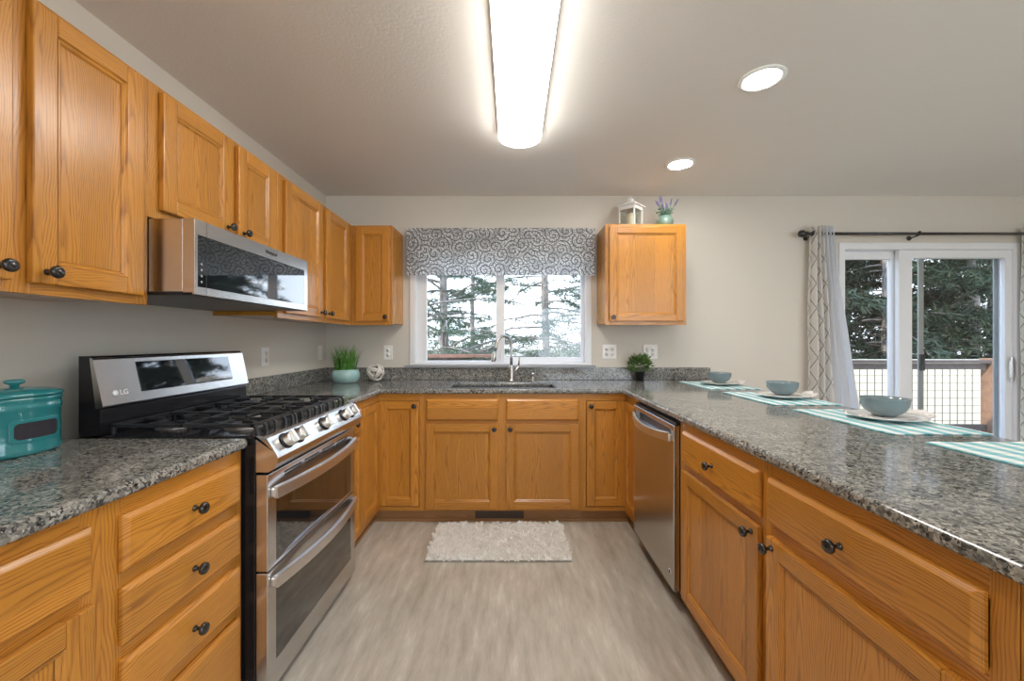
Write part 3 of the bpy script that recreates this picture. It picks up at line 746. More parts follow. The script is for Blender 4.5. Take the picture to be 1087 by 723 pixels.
# ------------------------------------------------------------------ dishwasher
dw = empty('dishwasher', (FXR, 2.440, 0), -PI/2, label='stainless steel dishwasher with a bowed handle in the peninsula', cat='dishwasher')
DW = .600
MB().box(.004, DW-.004, .0, .57, .10, .868).build('tub', GUNM, dw)
MB().box(.004, DW-.004, .045, .06, .0, .10).build('toe_kick', DARKSLOT, dw)
b = MB(); b.slab([.0, .035, DW-.035, DW], [.095, .772, .826, .853], lambda x, z: not (.035 < x < DW-.035 and .772 < z < .818), -.030, -.0005, 'xz')
dd = b.build('door_panel', STEEL, dw, bevel=.004, seg=3)
pk = MB(); pk.add([(.035, -.030, .826), (DW-.035, -.030, .826), (DW-.035, -.030, .772), (.035, -.030, .772), (.045, -.008, .815), (DW-.045, -.008, .815), (DW-.045, -.008, .780), (.045, -.008, .780)],
     [(4, 5, 6, 7), (0, 1, 5, 4), (1, 2, 6, 5), (2, 3, 7, 6), (3, 0, 4, 7)]); pk.build('handle_pocket', SINKM, dd)
pts = [(.025+(DW-.05)*i/24, -.040-.034*(1-(2*i/24-1)**2), .796-.016*(1-(2*i/24-1)**2)) for i in range(25)]
hb = MB().sweep(pts, .006, .021)
for xx in (.032, DW-.032): hb.box(xx-.010, xx+.010, -.042, -.030, .778, .806)
hb.build('handle', BRUSH, dd, bevel=.003)
MB().box(.0, DW, -.018, .0, .856, .866).build('control_edge', GUNM, dw)
lg = MB().lathe([(.014, 0), (.014, .0008), (.0001, .001)], c=(DW-.045, -.030, .165), n=28, axis='-y').build('logo_badge', LOGOM, dw)
MB().lathe([(.0095, .001), (.0095, .0014), (.0078, .0014), (.0078, .001)], c=(DW-.045, -.030, .165), n=28, axis='-y').tube([(DW-.049, -.0318, .161), (DW-.045, -.0318, .169), (DW-.041, -.0318, .161)], .0008, 6).build('logo_mark', DARKSLOT, dw)

# ------------------------------------------------------------------ floor vent
fv = empty('floor_vent', (-.085, FYB+.033, .045), label='brown slotted heating vent in the toe kick under the sink cabinet', cat='vent')
b = MB(); b.box(-.165, .165, -.006, .0, -.020, .036, 0)
b.build('vent_plate', VENTM, fv)
b = MB()
for i in range(30):
    x = -.155+i*.0105+(.005 if i > 14 else 0); b.box(x, x+.004, -.009, -.006, -.015, .031)
b.build('slat', simple('vent_slat', (.10, .065, .045), .4), fv)

# ------------------------------------------------------------------ outlets
def plate(name, loc, rz, gang, label, kinds):
    t = empty(name, loc, rz, label=label, cat='outlet' if 'outlet' in name else 'switch', group='white wall plates')
    w = .072 if gang == 1 else .118; h_ = .117
    b = MB(); b.box(-w/2, w/2, -.006, -.0005, -h_/2, h_/2); b.build('cover_plate', PLATEW, t, bevel=.002)
    for i, k in enumerate(kinds):
        x = 0 if gang == 1 else (-.023 if i == 0 else .023)
        if k == 'o':
            for dz in (-.02, .02):
                b = MB(); b.lathe([(.0165, 0), (.0165, .0015)], c=(x, -.006, dz), n=20, axis='-y', mi=0)
                for dx in (-.006, .006): b.box(x+dx-.001, x+dx+.001, -.0080, -.0074, dz-.001, dz+.007, 1)
                b.lathe([(.0022, .0015), (.0022, .0021)], c=(x, -.006, dz-.008), n=10, axis='-y', mi=1)
                b.build('socket', [PLATEW, DARKSLOT], t)
        else:
            MB().box(x-.016, x+.016, -.0085, -.006, -.033, .033).build('rocker', PLATEW, t, bevel=.0015)
    return t
plate('power_outlet', (LX, 2.53, 1.137), PI/2, 1, 'white power outlet on the left wall just past the stove', 'o')
plate('light_switch', (LX, 3.255, 1.140), PI/2, 1, 'white wall plate on the left wall right beside the grass planter', 's')
plate('power_outlet', (-1.027, BY, 1.139), 0, 1, 'white power outlet on the back wall between the corner and the window', 'o')
plate('power_outlet', (.808, BY, 1.146), 0, 2, 'white double outlet plate just right of the window', 'oo')
plate('power_outlet', (1.148, BY, 1.146), 0, 2, 'white double outlet plate above the small herb plant', 'oo')

# ------------------------------------------------------------------ canister
cn = empty('canister', (-1.425, 1.160, .914), label='oval teal ceramic canister with a blank chalkboard label', cat='canister')
sx, sy = .070, .108
b = MB(); b.lathe([(.0001, .001), (.95, .001), (1.0, .008), (1.0, .016), (.975, .022), (.975, .125), (1.0, .128), (1.0, .140), (.985, .143), (.985, .152), (1.01, .155), (1.01, .163), (.93, .165), (.0001, .165)], n=64, sx=sx, sy=sy)
b.build('canister_body', TEAL, cn)
b = MB(); b.lathe([(.0001, .1655), (1.03, .1655), (1.04, .170), (1.0, .176), (.7, .186), (.3, .191), (.0001, .192)], n=64, sx=sx, sy=sy)
b.lathe([(.010, .190), (.009, .197), (.020, .203), (.021, .209), (.016, .213), (.0001, .214)], n=24)
b.build('lid', TEAL, cn)
def platecurve(hw, z0, z1, r0, r1, nn=14, cham=.008):
    mb = MB(); A = []
    top = []
    vs = []; 
    for i in range(nn+1):
        u = -hw+2*hw*i/nn; th = u/ (sy*.975); c_ = math.cos(th); s_ = math.sin(th)
        dz = max(0, cham-(hw-abs(u)))
        for z in (z0+dz, z1-dz):
            for r in (r0, r1): vs.append((sx*r*c_, sy*r*s_, z))
    fs = []
    for i in range(nn):
        a = i*4; b_ = a+4
        fs += [(a+1, b_+1, b_+3, a+3), (a, a+1, b_+1, b_)[::-1], (a+2, a+3, b_+3, b_+2)]
    fs += [(0, 1, 3, 2), (nn*4, nn*4+1, nn*4+3, nn*4+2)]
    return mb.add(vs, fs, 0)
lb = platecurve(.062, .040, .104, .97, 1.02).build('label_frame', TEAL, cn, bevel=.001)
platecurve(.052, .049, .095, .98, 1.028).build('label_plate', CHALK, cn)

# ------------------------------------------------------------------ corner planter, rope ball, herb
pl = empty('planter', (-1.285, 3.13, .914), label='round aqua ceramic bowl planted with tall green grass in the corner', cat='planter')
MB().lathe([(.0001, .001), (.078, .001), (.088, .006), (.102, .035), (.106, .055), (.102, .080), (.092, .100), (.088, .103), (.084, .100), (.092, .075), (.0001, .070)], n=40).build('bowl', AQUA, pl)
MB().lathe([(.0001, .084), (.089, .082)], n=30).build('soil', SOIL, pl)
g = MB()
for i in range(230):
    a = random.uniform(0, 2*PI); r = .078*math.sqrt(random.random()); x, y = r*math.cos(a), r*math.sin(a)
    h_ = random.uniform(.13, .25); lean = random.uniform(.0, .06)+r*.45; a2 = a+random.uniform(-.8, .8); wd = random.uniform(.0022, .004)
    dx, dy = math.cos(a2), math.sin(a2); sx_, sy_ = -dy*wd, dx*wd; vs = []
    for j in range(5):
        u = j/4; ww = (1-u)**.7+.05; px = x+dx*lean*u*u; py = y+dy*lean*u*u; pz = .082+h_*u*(1-.12*u)
        vs += [(px-sx_*ww, py-sy_*ww, pz), (px+sx_*ww, py+sy_*ww, pz)]
    g.add(vs, [(2*j, 2*j+1, 2*j+3, 2*j+2) for j in range(4)])
o = g.build('grass', GRASSM, pl, fix=False); o['kind'] = 'stuff'

kb = MB(); R = .060
for bi, nv in enumerate(((.72, -.55, .42), (-.70, -.55, .45), (.10, .45, .90), (.15, -.98, -.12))):
    M = Vector(nv).to_track_quat('Z', 'Y').to_matrix()
    for k in (-1, 0, 1):
        pts = []
        for i in range(40):
            a = 2*PI*i/40; rr = R+.002-.002*abs(k)+.005*math.sin(3*a+bi*2); pts.append(M @ Vector((rr*math.cos(a), rr*math.sin(a), k*.0095)))
        kb.tube(pts, .0052, 8, closed=True)
o = kb.build('rope_ball', ROPE, loc=(-1.083, 3.215, .914+.0725))
tag(o, 'white knotted rope ball on the counter beside the grass planter', 'decoration')

def leafy(n, R, cz, size, seed, flat=.8):
    random.seed(seed); mb = MB()
    for i in range(n):
        d_ = Vector((random.gauss(0, 1), random.gauss(0, 1), random.gauss(.35, .8))).normalized()
        p = Vector((0, 0, cz))+d_*R*random.uniform(.45, 1)*Vector((1, 1, flat)).length/1.6
        u = (d_+Vector((random.uniform(-.6, .6), random.uniform(-.6, .6), random.uniform(-.2, .7)))).normalized()
        v = u.cross(Vector((random.random(), random.random(), random.random()))).normalized(); n_ = u.cross(v)
        L = size*random.uniform(.7, 1.3); W = L*.42
        mb.add([p, p+u*L*.4+v*W/2+n_*.002, p+u*L, p+u*L*.4-v*W/2+n_*.002], [(0, 1, 2), (0, 2, 3)])
    return mb
hp = empty('herb_plant', (1.035, 3.275, .914), label='small bushy green herb in a black pot below the wall plates', cat='potted plant')
MB().lathe([(.0001, .001), (.030, .001), (.040, .070), (.042, .072), (.036, .072), (.034, .06), (.0001, .06)], n=24).build('pot', POTB, hp)
o = leafy(460, .088, .122, .030, 3).build('foliage', HERBM, hp, fix=False); o['kind'] = 'stuff'
for v in o.data.vertices: v.co.y = min(v.co.y, .06); v.co.z = max(v.co.z, .055+.3*math.hypot(v.co.x, v.co.y))

# ------------------------------------------------------------------ lantern, candle, lavender on the upper cabinet
TZ = 2.1185
ln_ = empty('lantern', (.935, 3.19, TZ), PI/4, label='small white metal lantern on top of the upper cabinet right of the window', cat='lantern')
b = MB(); s_ = .062
b.box(-s_-.006, s_+.006, -s_-.006, s_+.006, 0.0005, .012)
for sx_ in (-1, 1):
    for sy_ in (-1, 1): b.box(sx_*s_-.005, sx_*s_+.005, sy_*s_-.005, sy_*s_+.005, .012, .170)
for sx_ in (-1, 1):
    b.box(sx_*s_-.004, sx_*s_+.004, -s_+.005, s_-.005, .142, .170); b.box(-s_+.005, s_-.005, sx_*s_-.004, sx_*s_+.004, .142, .170)
b.build('lantern_frame', LANW, ln_)
q = s_+.020; b = MB(); b.add([(-q, -q, .170), (q, -q, .170), (q, q, .170), (-q, q, .170), (-q, -q, .176), (q, -q, .176), (q, q, .176), (-q, q, .176), (-.016, -.016, .212), (.016, -.016, .212), (.016, .016, .212), (-.016, .016, .212)],
    [(3, 2, 1, 0), (0, 1, 5, 4), (1, 2, 6, 5), (2, 3, 7, 6), (3, 0, 4, 7), (4, 5, 9, 8), (5, 6, 10, 9), (6, 7, 11, 10), (7, 4, 8, 11), (8, 9, 10, 11)])
b.box(-.015, .015, -.015, .015, .212, .236); b.add([(-.022, -.022, .236), (.022, -.022, .236), (.022, .022, .236), (-.022, .022, .236), (0, 0, .246)], [(0, 1, 4), (1, 2, 4), (2, 3, 4), (3, 0, 4), (3, 2, 1, 0)])
b.build('lantern_roof', LANW, ln_)
b = MB(); rp_ = [(math.cos(t)*.020, 0, .252+math.sin(t)*.018) for t in [2*PI*i/20 for i in range(20)]]; b.tube(rp_, .0018, 6, closed=True); b.build('ring', LANW, ln_)
b = MB()
for s2_ in (-1, 1): b.box(s2_*s_-.001, s2_*s_+.001, -s_+.005, s_-.005, .012, .142); b.box(-s_+.005, s_-.005, s2_*s_-.001, s2_*s_+.001, .012, .142)
b.build('lantern_pane', LGLASS, ln_)
cd = MB().lathe([(.0001, 0), (.036, 0), (.037, .004), (.037, .098), (.033, .102), (.02, .099), (.0001, .098)], n=28).build('candle', CANDLE, loc=(.935, 3.19, TZ+.0125))
tag(cd, 'cream pillar candle standing inside the white lantern', 'candle')
MB().tube([(0, 0, .097), (.001, 0, .104), (.002, 0, .110)], .0014, 6).build('wick', DARKSLOT, cd)
lv = empty('lavender_plant', (1.20, 3.18, TZ), label='artificial lavender in a round green jar on the upper cabinet', cat='potted plant')
MB().lathe([(.0001, .0005), (.040, .0005), (.058, .020), (.066, .045), (.062, .068), (.048, .082), (.050, .092), (.044, .092), (.042, .082), (.0001, .078)], n=32).build('jar', JARG, lv)
random.seed(5); st = MB(); fl = MB()
for i in range(26):
    a = random.uniform(0, 2*PI); le = random.uniform(.02, .085); h_ = random.uniform(.05, .135)
    tip = Vector((math.cos(a)*le, math.sin(a)*le*.8, .085+h_)); base_ = Vector((math.cos(a)*.02, math.sin(a)*.02, .078))
    st.tube([base_, (base_+tip)/2+Vector((0, 0, .01)), tip], .0015, 5)
    if i < 13:
        dirv = (tip-base_).normalized()
        for k in range(22):
            p = tip+dirv*(k*.0022-.012); a2 = k*2.4; off = Vector((math.cos(a2), math.sin(a2), .3))*.006*(1-k/30)
            fl.lathe([(.0001, -.004), (.0035, 0), (.0001, .005)], c=p+off, n=5)
    for k in range(8):
        p = base_+(tip-base_)*random.uniform(.1, .75); u = Vector((random.uniform(-1, 1), random.uniform(-1, 1), random.uniform(.2, 1))).normalized(); v = u.cross(Vector((0, .3, 1))).normalized()*.0045; L = random.uniform(.018, .032)
        st.add([p, p+u*L*.5+v, p+u*L, p+u*L*.5-v], [(0, 1, 2, 3)])
st.build('stems', LAVG, lv, fix=False); o = fl.build('flowers', LAVP, lv, fix=False); o['kind'] = 'stuff'

# ------------------------------------------------------------------ valance
def clothmesh(name, mat, x0, x1, zt, zb, yf, nx, nz, xf=None, parent=None, uvs=1.0, thick=.0012):
    vs = []; uv = []
    for j in range(nz+1):
        v = j/nz; z = zt+(zb-zt)*v
        for i in range(nx+1):
            u = i/nx; x = x0+(x1-x0)*u
            if xf: x = xf(u, v)
            vs.append((x, yf(u, v), z)); uv.append((u*(x1-x0)*uvs, z))
    fs = [(j*(nx+1)+i, j*(nx+1)+i+1, (j+1)*(nx+1)+i+1, (j+1)*(nx+1)+i) for j in range(nz) for i in range(nx)]
    me = bpy.data.meshes.new(name); me.from_pydata(vs, [], fs); me.materials.append(mat)
    l = me.uv_layers.new(name='UVMap')
    for lp in me.loops: l.data[lp.index].uv = uv[lp.vertex_index]
    for p in me.polygons: p.use_smooth = True
    o = bpy.data.objects.new(name, me); COL.objects.link(o)
    if parent: o.parent = parent
    return o
va = empty('valance', (0, 0, 0), label='grey and white scroll-patterned fabric valance across the top of the window', cat='valance')
def vy(u, v):
    g_ = math.sin(u*58+.8*math.sin(u*17))*.006*(1-.75*v)+math.sin(u*23+1)*.004*v
    return 3.288+g_+.004*math.sin(v*9)
clothmesh('valance_fabric', SCROLL, -.857, .673, 2.152, 1.768, vy, 240, 24, xf=lambda u, v: -.857+1.530*u, parent=va)
b = MB()
for x in (-.857, .671): b.box(x, x+.002, 3.290, 3.3645, 1.79, 2.135)
o = b.build('valance_return', SCROLL, va)
l = o.data.uv_layers.new(name='UVMap')
for lp in o.data.loops: c_ = o.data.vertices[lp.vertex_index].co; l.data[lp.index].uv = (c_.y+c_.x, c_.z)
MB().tube([(-.85, 3.305, 2.125), (.67, 3.305, 2.125)], .008, 10).tube([(-.85, 3.305, 2.125), (-.85, 3.365, 2.125)], .008, 8).tube([(.67, 3.305, 2.125), (.67, 3.365, 2.125)], .008, 8).build('rod', WHITE, va)

# ------------------------------------------------------------------ curtain rod and curtains
RZ, RY = 2.105, 3.285
cr = empty('curtain_rod', (3.4, RY, RZ), label='black metal curtain rod above the sliding door with a ball finial', cat='curtain rod')
MB().tube([(-1.0, 0, 0), (1.15, 0, 0)], .0125, 14).build('rod', BLKMET, cr)
MB().lathe([(.012, 0), (.018, .006), (.018, .012), (.010, .018), (.016, .024), (.027, .034), (.031, .050), (.026, .066), (.012, .076), (.0001, .079)], n=24, axis='x').build('finial', BLKMET, cr, loc=(-1.0, 0, 0), rot=(0, 0, PI))
for x in (-.965, -.105, 1.1):
    b = MB().tube([(0, 0, -.012), (0, .04, -.018), (0, .078, -.018)], .006, 8).lathe([(.020, 0), (.020, .004)], c=(0, .0785, -.018), n=16, axis='-y'); b.tube([(0, -.014, .0), (0, -.02, .012), (0, -.01, .018)], .005, 6)
    b.tube([(0, 0.014*math.cos(t), 0.016*math.sin(t)) for t in [2*PI*i/14 for i in range(14)]], .003, 6, closed=True)
    b.build('bracket', BLKMET, cr, loc=(x, 0, 0))
def curtain(xt0, xt1, xb0, xb1, lab, split, ph=0):
    t = empty('curtain', (0, 0, 0), label=lab, cat='curtain')
    folds = 6
    def mk(u0, u1, mat, nm):
        def X(u, v):
            U = u0+(u1-u0)*u; k = v**1.15; return (xt0+(xt1-xt0)*U)*(1-k)+(xb0+(xb1-xb0)*U)*k+.004*math.sin(v*14+U*9)
        def Yf(u, v):
            U = u0+(u1-u0)*u; return RY+.002+.040*math.sin(U*folds*2*PI+ph)*(.75+.25*math.sin(v*3+U*4))-.006*v
        clothmesh(nm, mat, 0, (u1-u0)*1.1, RZ+.060, .02, Yf, 90, 60, xf=X, parent=t)
    mk(0, split, CURT, 'curtain_panel')
    if split < 1: mk(split, 1, LINING, 'curtain_lining')
curtain(2.425, 2.60, 2.40, 2.93, 'white curtain with grey lattice lines and pale lining, left of the sliding door', .56)
curtain(4.17, 4.41, 4.165, 4.45, 'white lattice curtain at the right edge of the sliding door', .5, 1.0)

# ------------------------------------------------------------------ place settings
def place_setting(k, cy, cx_=1.475, mx=(1.305, 1.655), my=.25, bowl=True):
    names = ['nearest the back wall', 'second from the back wall', 'in front of the sliding door', 'empty, at the right edge']
    mb = MB(); nx, ny = 12, 16; vs = []
    w, h_ = (mx[1]-mx[0])/2, my
    for j in range(ny+1):
        for i in range(nx+1): vs.append((-w+2*w*i/nx, -h_+2*h_*j/ny, .004+.0015*math.sin(i*1.3+k)*math.sin(j*.9+k)))
    for v in list(vs): vs.append((v[0], v[1], max(.0006, v[2]-.0035)))
    N = (nx+1)*(ny+1); fs = [(j*(nx+1)+i, j*(nx+1)+i+1, (j+1)*(nx+1)+i+1, (j+1)*(nx+1)+i) for j in range(ny) for i in range(nx)]
    fs2 = [tuple(N+q for q in reversed(f_)) for f_ in fs]; ed = []
    for i in range(nx): ed += [(i, i+1, N+i+1, N+i), (ny*(nx+1)+i, ny*(nx+1)+i+1, N+ny*(nx+1)+i+1, N+ny*(nx+1)+i)]
    for j in range(ny): ed += [(j*(nx+1), (j+1)*(nx+1), N+(j+1)*(nx+1), N+j*(nx+1)), (j*(nx+1)+nx, (j+1)*(nx+1)+nx, N+(j+1)*(nx+1)+nx, N+j*(nx+1)+nx)]
    mb.add(vs, fs+fs2+ed, 0, False)
    o = mb.build('placemat', MATM, loc=((mx[0]+mx[1])/2, cy, .9145)); tag(o, 'aqua and white striped woven placemat, ' + names[k], 'placemat', 'placemats along the peninsula')
    if not bowl: return
    o = MB().lathe([(.0001, 0), (.070, 0), (.078, .003), (.118, .013), (.130, .016), (.131, .018), (.118, .0165), (.078, .007), (.0001, .0055)], n=48).build('plate', PLATEM, loc=(cx_, cy, .9210))
    tag(o, 'white round plate under a grey-blue bowl, ' + names[k], 'plate', 'white plates on the peninsula')
    # folded napkin
    random.seed(40+k); mb = MB(); na = 18; vs = []
    hw, hh = .100, .062
    for lay in range(3):
        z0 = lay*.0022; off = lay*.004; vs = []
        for j in range(9):
            for i in range(13):
                x = -hw+2*hw*i/12+off; y = -hh+2*hh*j/8-off*.5; edge = max(0, abs(-hw+2*hw*i/12)/hw-.55)
                vs.append((x, y, z0+.001+.075*edge*edge*(1 if i > 6 else 0)*(1+.8*math.sin(j*1.1+lay+k))+.0012*math.sin(i*.9+j+lay)*edge))
        mb.add(vs, [(j*13+i, j*13+i+1, (j+1)*13+i+1, (j+1)*13+i) for j in range(8) for i in range(12)], 0, True)
    o = mb.build('napkin', NAPM, loc=(cx_+.052, cy+.005, .9278), rot=(0, 0, -.25+.15*k), fix=False); tag(o, 'folded white cloth napkin tucked under the bowl, ' + names[k], 'napkin', 'folded napkins')
    sm = o.modifiers.new('s', 'SOLIDIFY'); sm.thickness = .0012
    o = MB().lathe([(.0001, 0), (.038, 0), (.040, .004), (.052, .010), (.066, .022), (.076, .042), (.079, .068), (.0795, .071), (.0765, .071), (.073, .044), (.062, .026), (.045, .014), (.0001, .010)], n=48).build('bowl', BOWLM, loc=(cx_+.0, cy, .9365))
    tag(o, 'glazed grey-blue bowl on a plate, ' + names[k], 'bowl', 'grey-blue bowls on the peninsula')
place_setting(0, 2.93, 1.50); place_setting(1, 2.27, 1.515); place_setting(2, 1.64, 1.508); place_setting(3, 1.03, bowl=False)

# ------------------------------------------------------------------ rug
rgx = empty('rug', (-.078, 2.475, 0), label='white shaggy rectangular kitchen rug on the floor before the sink', cat='rug')
MB().box(-.410, .412, -.215, .222, .001, .010).build('rug_backing', RUGB, rgx)
random.seed(11); mb = MB().box(-.405, .407, -.210, .217, .0102, .016)
for i in range(2600):
    x = random.uniform(-.405, .407); y = random.uniform(-.210, .225)
    a = random.uniform(0, 2*PI); l_ = random.uniform(.006, .02); H_ = random.uniform(.022, .036)
    for q in range(16):
        a1 = random.uniform(0, 2*PI); a2 = random.uniform(0, PI); wd = random.uniform(.0024, .0050); h_ = H_*random.uniform(.8, 1.1)
        tx, ty = x+math.cos(a)*l_+math.cos(a1)*.007, y+math.sin(a)*l_+math.sin(a1)*.007; bx_, by_ = x+math.cos(a1)*.006, y+math.sin(a1)*.006
        sx_, sy_ = math.cos(a2)*wd, math.sin(a2)*wd; mx_, my_ = (tx+bx_)/2, (ty+by_)/2
        mb.add([(bx_-sx_, by_-sy_, .006), (bx_+sx_, by_+sy_, .006), (mx_+sx_*1.3, my_+sy_*1.3, h_*.7), (tx, ty, h_), (mx_-sx_*1.3, my_-sy_*1.3, h_*.7)], [(0, 1, 2, 3, 4)])
o = mb.build('pile', RUGM, rgx, fix=False); o['kind'] = 'stuff'

# ------------------------------------------------------------------ outdoors
struct(MB().box(-60, 60, BY+.3, 90, -1.0, -.8), 'ground', GROUNDM)
b = MB()
for i in range(15): b.box(-3, 7.6, 3.52+i*.142, 3.52+i*.142+.136, -.09, -.05)
struct(b, 'deck', DECKW)
def railing(x0, x1, name, lab, posts, mesh=None, mat=DECKW, y=5.5, zt=.972):
    t = empty(name, ((x0+x1)/2, y, -.05), label=lab, cat='railing')
    P(t, MB().box(x0, x1, y-.07, y+.07, zt-.038, zt), 'cap_rail', mat)
    P(t, MB().box(x0, x1, y-.02, y+.02, zt-.125, zt-.045), 'top_rail', DECKW)
    P(t, MB().box(x0, x1, y-.02, y+.02, .02, .10), 'bottom_rail', DECKW)
    for x in posts: P(t, MB().box(x-.045, x+.045, y-.045, y+.045, -.05, zt-.04), 'post', DECKW)
    if mesh:
        mb = MB(); xx = mesh[0]
        while xx < mesh[1]: mb.box(xx-.003, xx+.003, y-.003, y+.003, .1, zt-.125); xx += .102
        zz = .15
        while zz < zt-.13: mb.box(mesh[0], mesh[1], y-.0065, y-.0005, zz-.003, zz+.003); zz += .102
        P(t, mb, 'wire_mesh', WIRE)
    return t
railing(-3.0, -.20, 'deck_railing', 'reddish wooden rail cap seen low through the left window pane', (-2.9, -1.6, -.27), mat=RAILW, zt=1.050)
railing(3.6, 6.42, 'deck_railing', 'brown wooden deck railing with square wire mesh behind the sliding door', (3.66,), mesh=(3.7, 6.35))
t = MB().box(-.07, .07, -.07, .07, 0, 1.02).box(-.08, .08, -.08, .08, 1.02, 1.045).build('newel_post', POSTW, loc=(6.51, 5.5, -.05), bevel=.004)
tag(t, 'square cedar post at the end of the deck railing, lit by the sun', 'post')
t = empty('stair_railing', (6.64, 5.5, -.05), label='sloping cedar stair handrail right of the deck post', cat='railing')
MB().prism([(-.03, .82), (.03, .82), (.03, .90), (-.03, .90)], 0, .02)
b = MB(); b.sweep([(.0, 0, .86), (1.6, 0, -.15)], .02, .05); b.build('handrail', POSTW, t)
b = MB(); b.sweep([(0, 0, .60), (1.6, 0, -.42)], .02, .04); b.build('lower_rail', POSTW, t)
MB().box(1.5, 1.59, -.045, .045, -.75, .0).build('post', POSTW, t)
t = MB().box(5.0, 12.5, 8.0, 8.2, -.8, .86).build('garden_wall', CREAM); tag(t, 'low cream garden wall in sun beyond the deck railing', 'garden wall')

def tree(name, x, y, h, r0, nb, seed, lab, z0=1.0, spread=2.2, asc=.25, blade=(.10, .008), tw=16, nbl=9, mat=NEEDLE, droop=.25, zg=-.8, cat='tree'):
    rnd = random.Random(seed)
    t = empty(name, (x, y, zg), label=lab, cat=cat, group='evergreens outside')
    tr_ = MB(); n = 10
    tr_.tube([(.02*math.sin(i*1.3), .02*math.cos(i), h*i/n) for i in range(n+1)], [r0*(1-.75*i/n) for i in range(n+1)], 12)
    fo = MB()
    for k in range(nb):
        zz = z0+(h-z0)*((k+rnd.random())/nb); a = rnd.uniform(0, 2*PI); L = spread*(1-.75*(zz-z0)/(h-z0))*rnd.uniform(.6, 1.1)
        d_ = Vector((math.cos(a), math.sin(a), 0)); pts = []
        for i in range(7):
            u = i/6; pts.append(Vector((0, 0, zz))+d_*L*u+Vector((0, 0, L*(asc*u-droop*u*u)))+Vector((rnd.uniform(-.03, .03), rnd.uniform(-.03, .03), rnd.uniform(-.03, .03)))*L*.4)
        tr_.tube(pts, [.022*(1-.85*i/6)*(L/2.2)+.003 for i in range(7)], 5)
        for q in range(tw):
            u = rnd.uniform(.18, 1)*5.99; i = int(u); p = pts[i].lerp(pts[i+1], u-i)
            td = (d_*rnd.uniform(.2, 1)+Vector((-d_.y, d_.x, 0))*rnd.choice((-1, 1))*rnd.uniform(.3, 1)+Vector((0, 0, rnd.uniform(-.5, .15)))).normalized()
            TL = L*rnd.uniform(.12, .26)
            for b_ in range(nbl):
                w_ = b_/nbl; bp = p+td*TL*w_
                bd = (td*.7+Vector((rnd.uniform(-1, 1), rnd.uniform(-1, 1), rnd.uniform(-.8, .6)))).normalized(); sv = bd.cross(Vector((rnd.uniform(-1, 1), rnd.uniform(-1, 1), 1))).normalized()*blade[1]*rnd.uniform(.6, 1.4)
                l_ = blade[0]*rnd.uniform(.6, 1.5)
                fo.add([bp-sv, bp+sv, bp+bd*l_+sv*.4, bp+bd*l_-sv*.4], [(0, 1, 2, 3)])
    tr_.build('trunk', BARK, t, fix=False)
    o = fo.build('foliage', mat, t, fix=False); o['kind'] = 'stuff'
    return t
FB = (.055, .0045)
tree('fir_tree', -1.45, 6.6, 8, .075, 48, 1, 'thin fir trunk at the left edge of the window view', z0=1.1, spread=2.0, tw=34, nbl=14, blade=FB)
tree('fir_tree', -1.22, 7.3, 9, .095, 70, 2, 'larger fir with spreading branches in the left window pane', z0=1.0, spread=2.9, asc=.55, droop=.45, tw=60, nbl=16, blade=FB)
tree('fir_tree', .76, 9.2, 10, .105, 80, 3, 'fir trunk in the middle of the right window pane', z0=1.2, spread=3.0, asc=.1, droop=.3, tw=60, nbl=16, blade=(.07, .006))
tree('fir_tree', 2.9, 13.5, 11, .12, 60, 4, 'fir behind the wall between the window and the sliding door', z0=1.2, spread=3.2, tw=34, nbl=12, blade=(.10, .009))
tree('fir_tree', -4.6, 12.5, 10, .12, 60, 9, 'fir farther back at the left of the window view', z0=1.0, spread=3.2, tw=40, nbl=12, blade=(.10, .009))
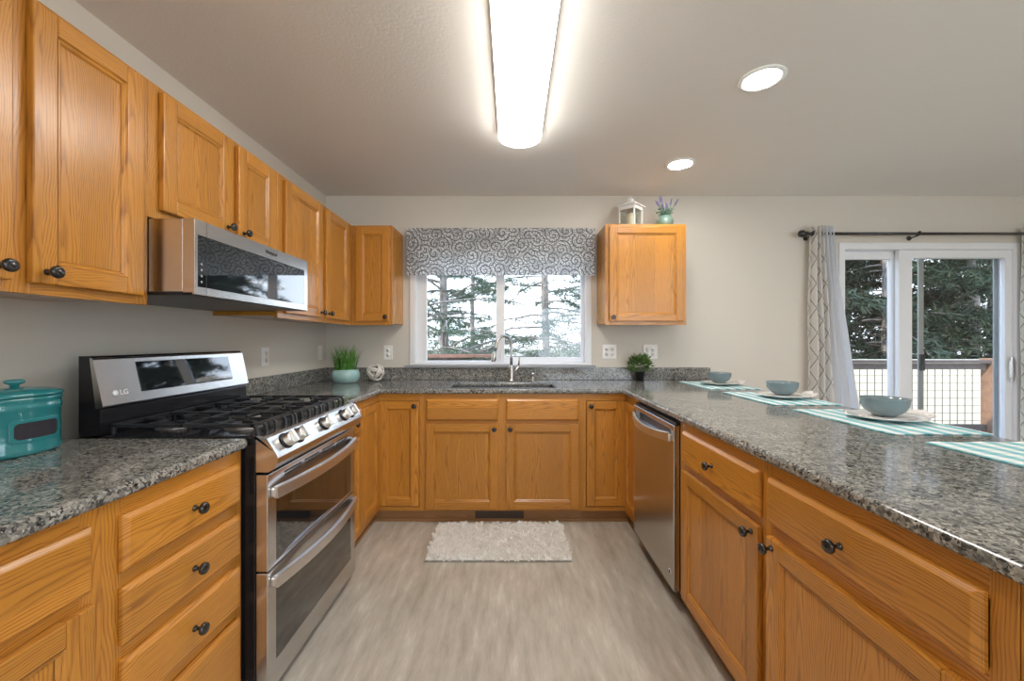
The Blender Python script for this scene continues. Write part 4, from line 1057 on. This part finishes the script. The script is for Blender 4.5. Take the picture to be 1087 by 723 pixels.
tree('fir_tree', -1.6, 16.5, 9, .12, 70, 10, 'distant fir behind the left window pane', z0=.8, spread=2.7, tw=36, nbl=12, blade=(.14, .012))
tree('evergreen_tree', 3.2, 6.9, 3.0, .06, 40, 41, 'unseen small evergreen beside the deck railing, added to shade the garden wall', z0=-.2+.6, spread=.9, asc=.2, droop=.2, blade=(.14, .014), tw=22, nbl=10, mat=NEEDLED)  # hidden from the camera, placed so its shadow falls on the garden wall
for i, (x, y, s_) in enumerate(((7.2, 11.2, 2.5), (10.2, 11.0, 2.7), (13.2, 11.6, 2.8), (16.6, 14.0, 3.2), (9.3, 15.0, 3.2), (13.2, 16.0, 3.4))):
    labs = ('leftmost', 'second from the left', 'third from the left', 'at the far right edge', 'in the second row behind the left glass', 'in the second row behind the right glass')
    tree('evergreen_tree', x, y, 12.5, .16, 150, 20+i, 'dense dark evergreen beyond the garden wall, '+labs[i], z0=.3, spread=s_*1.05, asc=.05, droop=.35, blade=(.16, .019), tw=44, nbl=13, mat=NEEDLED)
for i, (x, y, s_) in enumerate(((-9.2, 24, 1.9), (-2.9, 24, 1.9), (3.3, 24, 1.9), (9.6, 24, 1.9))):
    t = empty('shrub', (x, y, -.8), cat='shrub', group='distant scrub beyond the window')
    t['label'] = 'scrubby shrub in the distance beyond the window, ' + ('at the far left', 'second from the left', 'third from the left', 'at the far right')[i]
    random.seed(60+i); mb = MB()
    for k in range(8000):
        d_ = Vector((random.gauss(0, 1), random.gauss(0, 1), abs(random.gauss(0, 1)))).normalized()*random.uniform(.5, 1)*s_*Vector((1, 1, 1)).length/1.5
        p = Vector((d_.x*1.4, d_.y, d_.z*.95+.1)); u = Vector((random.uniform(-1, 1), random.uniform(-1, 1), random.uniform(-.3, 1))).normalized(); v = u.cross(Vector((.3, .2, 1))).normalized()*.035; L = .15
        mb.add([p, p+u*L*.5+v, p+u*L, p+u*L*.5-v], [(0, 1, 2, 3)])
    o = mb.build('foliage', BUSHM, t, fix=False); o['kind'] = 'stuff'
    MB().tube([(0, 0, 0), (.05, 0, s_*.5), (.0, .05, s_*.9)], [.05, .04, .02], 6).build('stem', BARK, t)
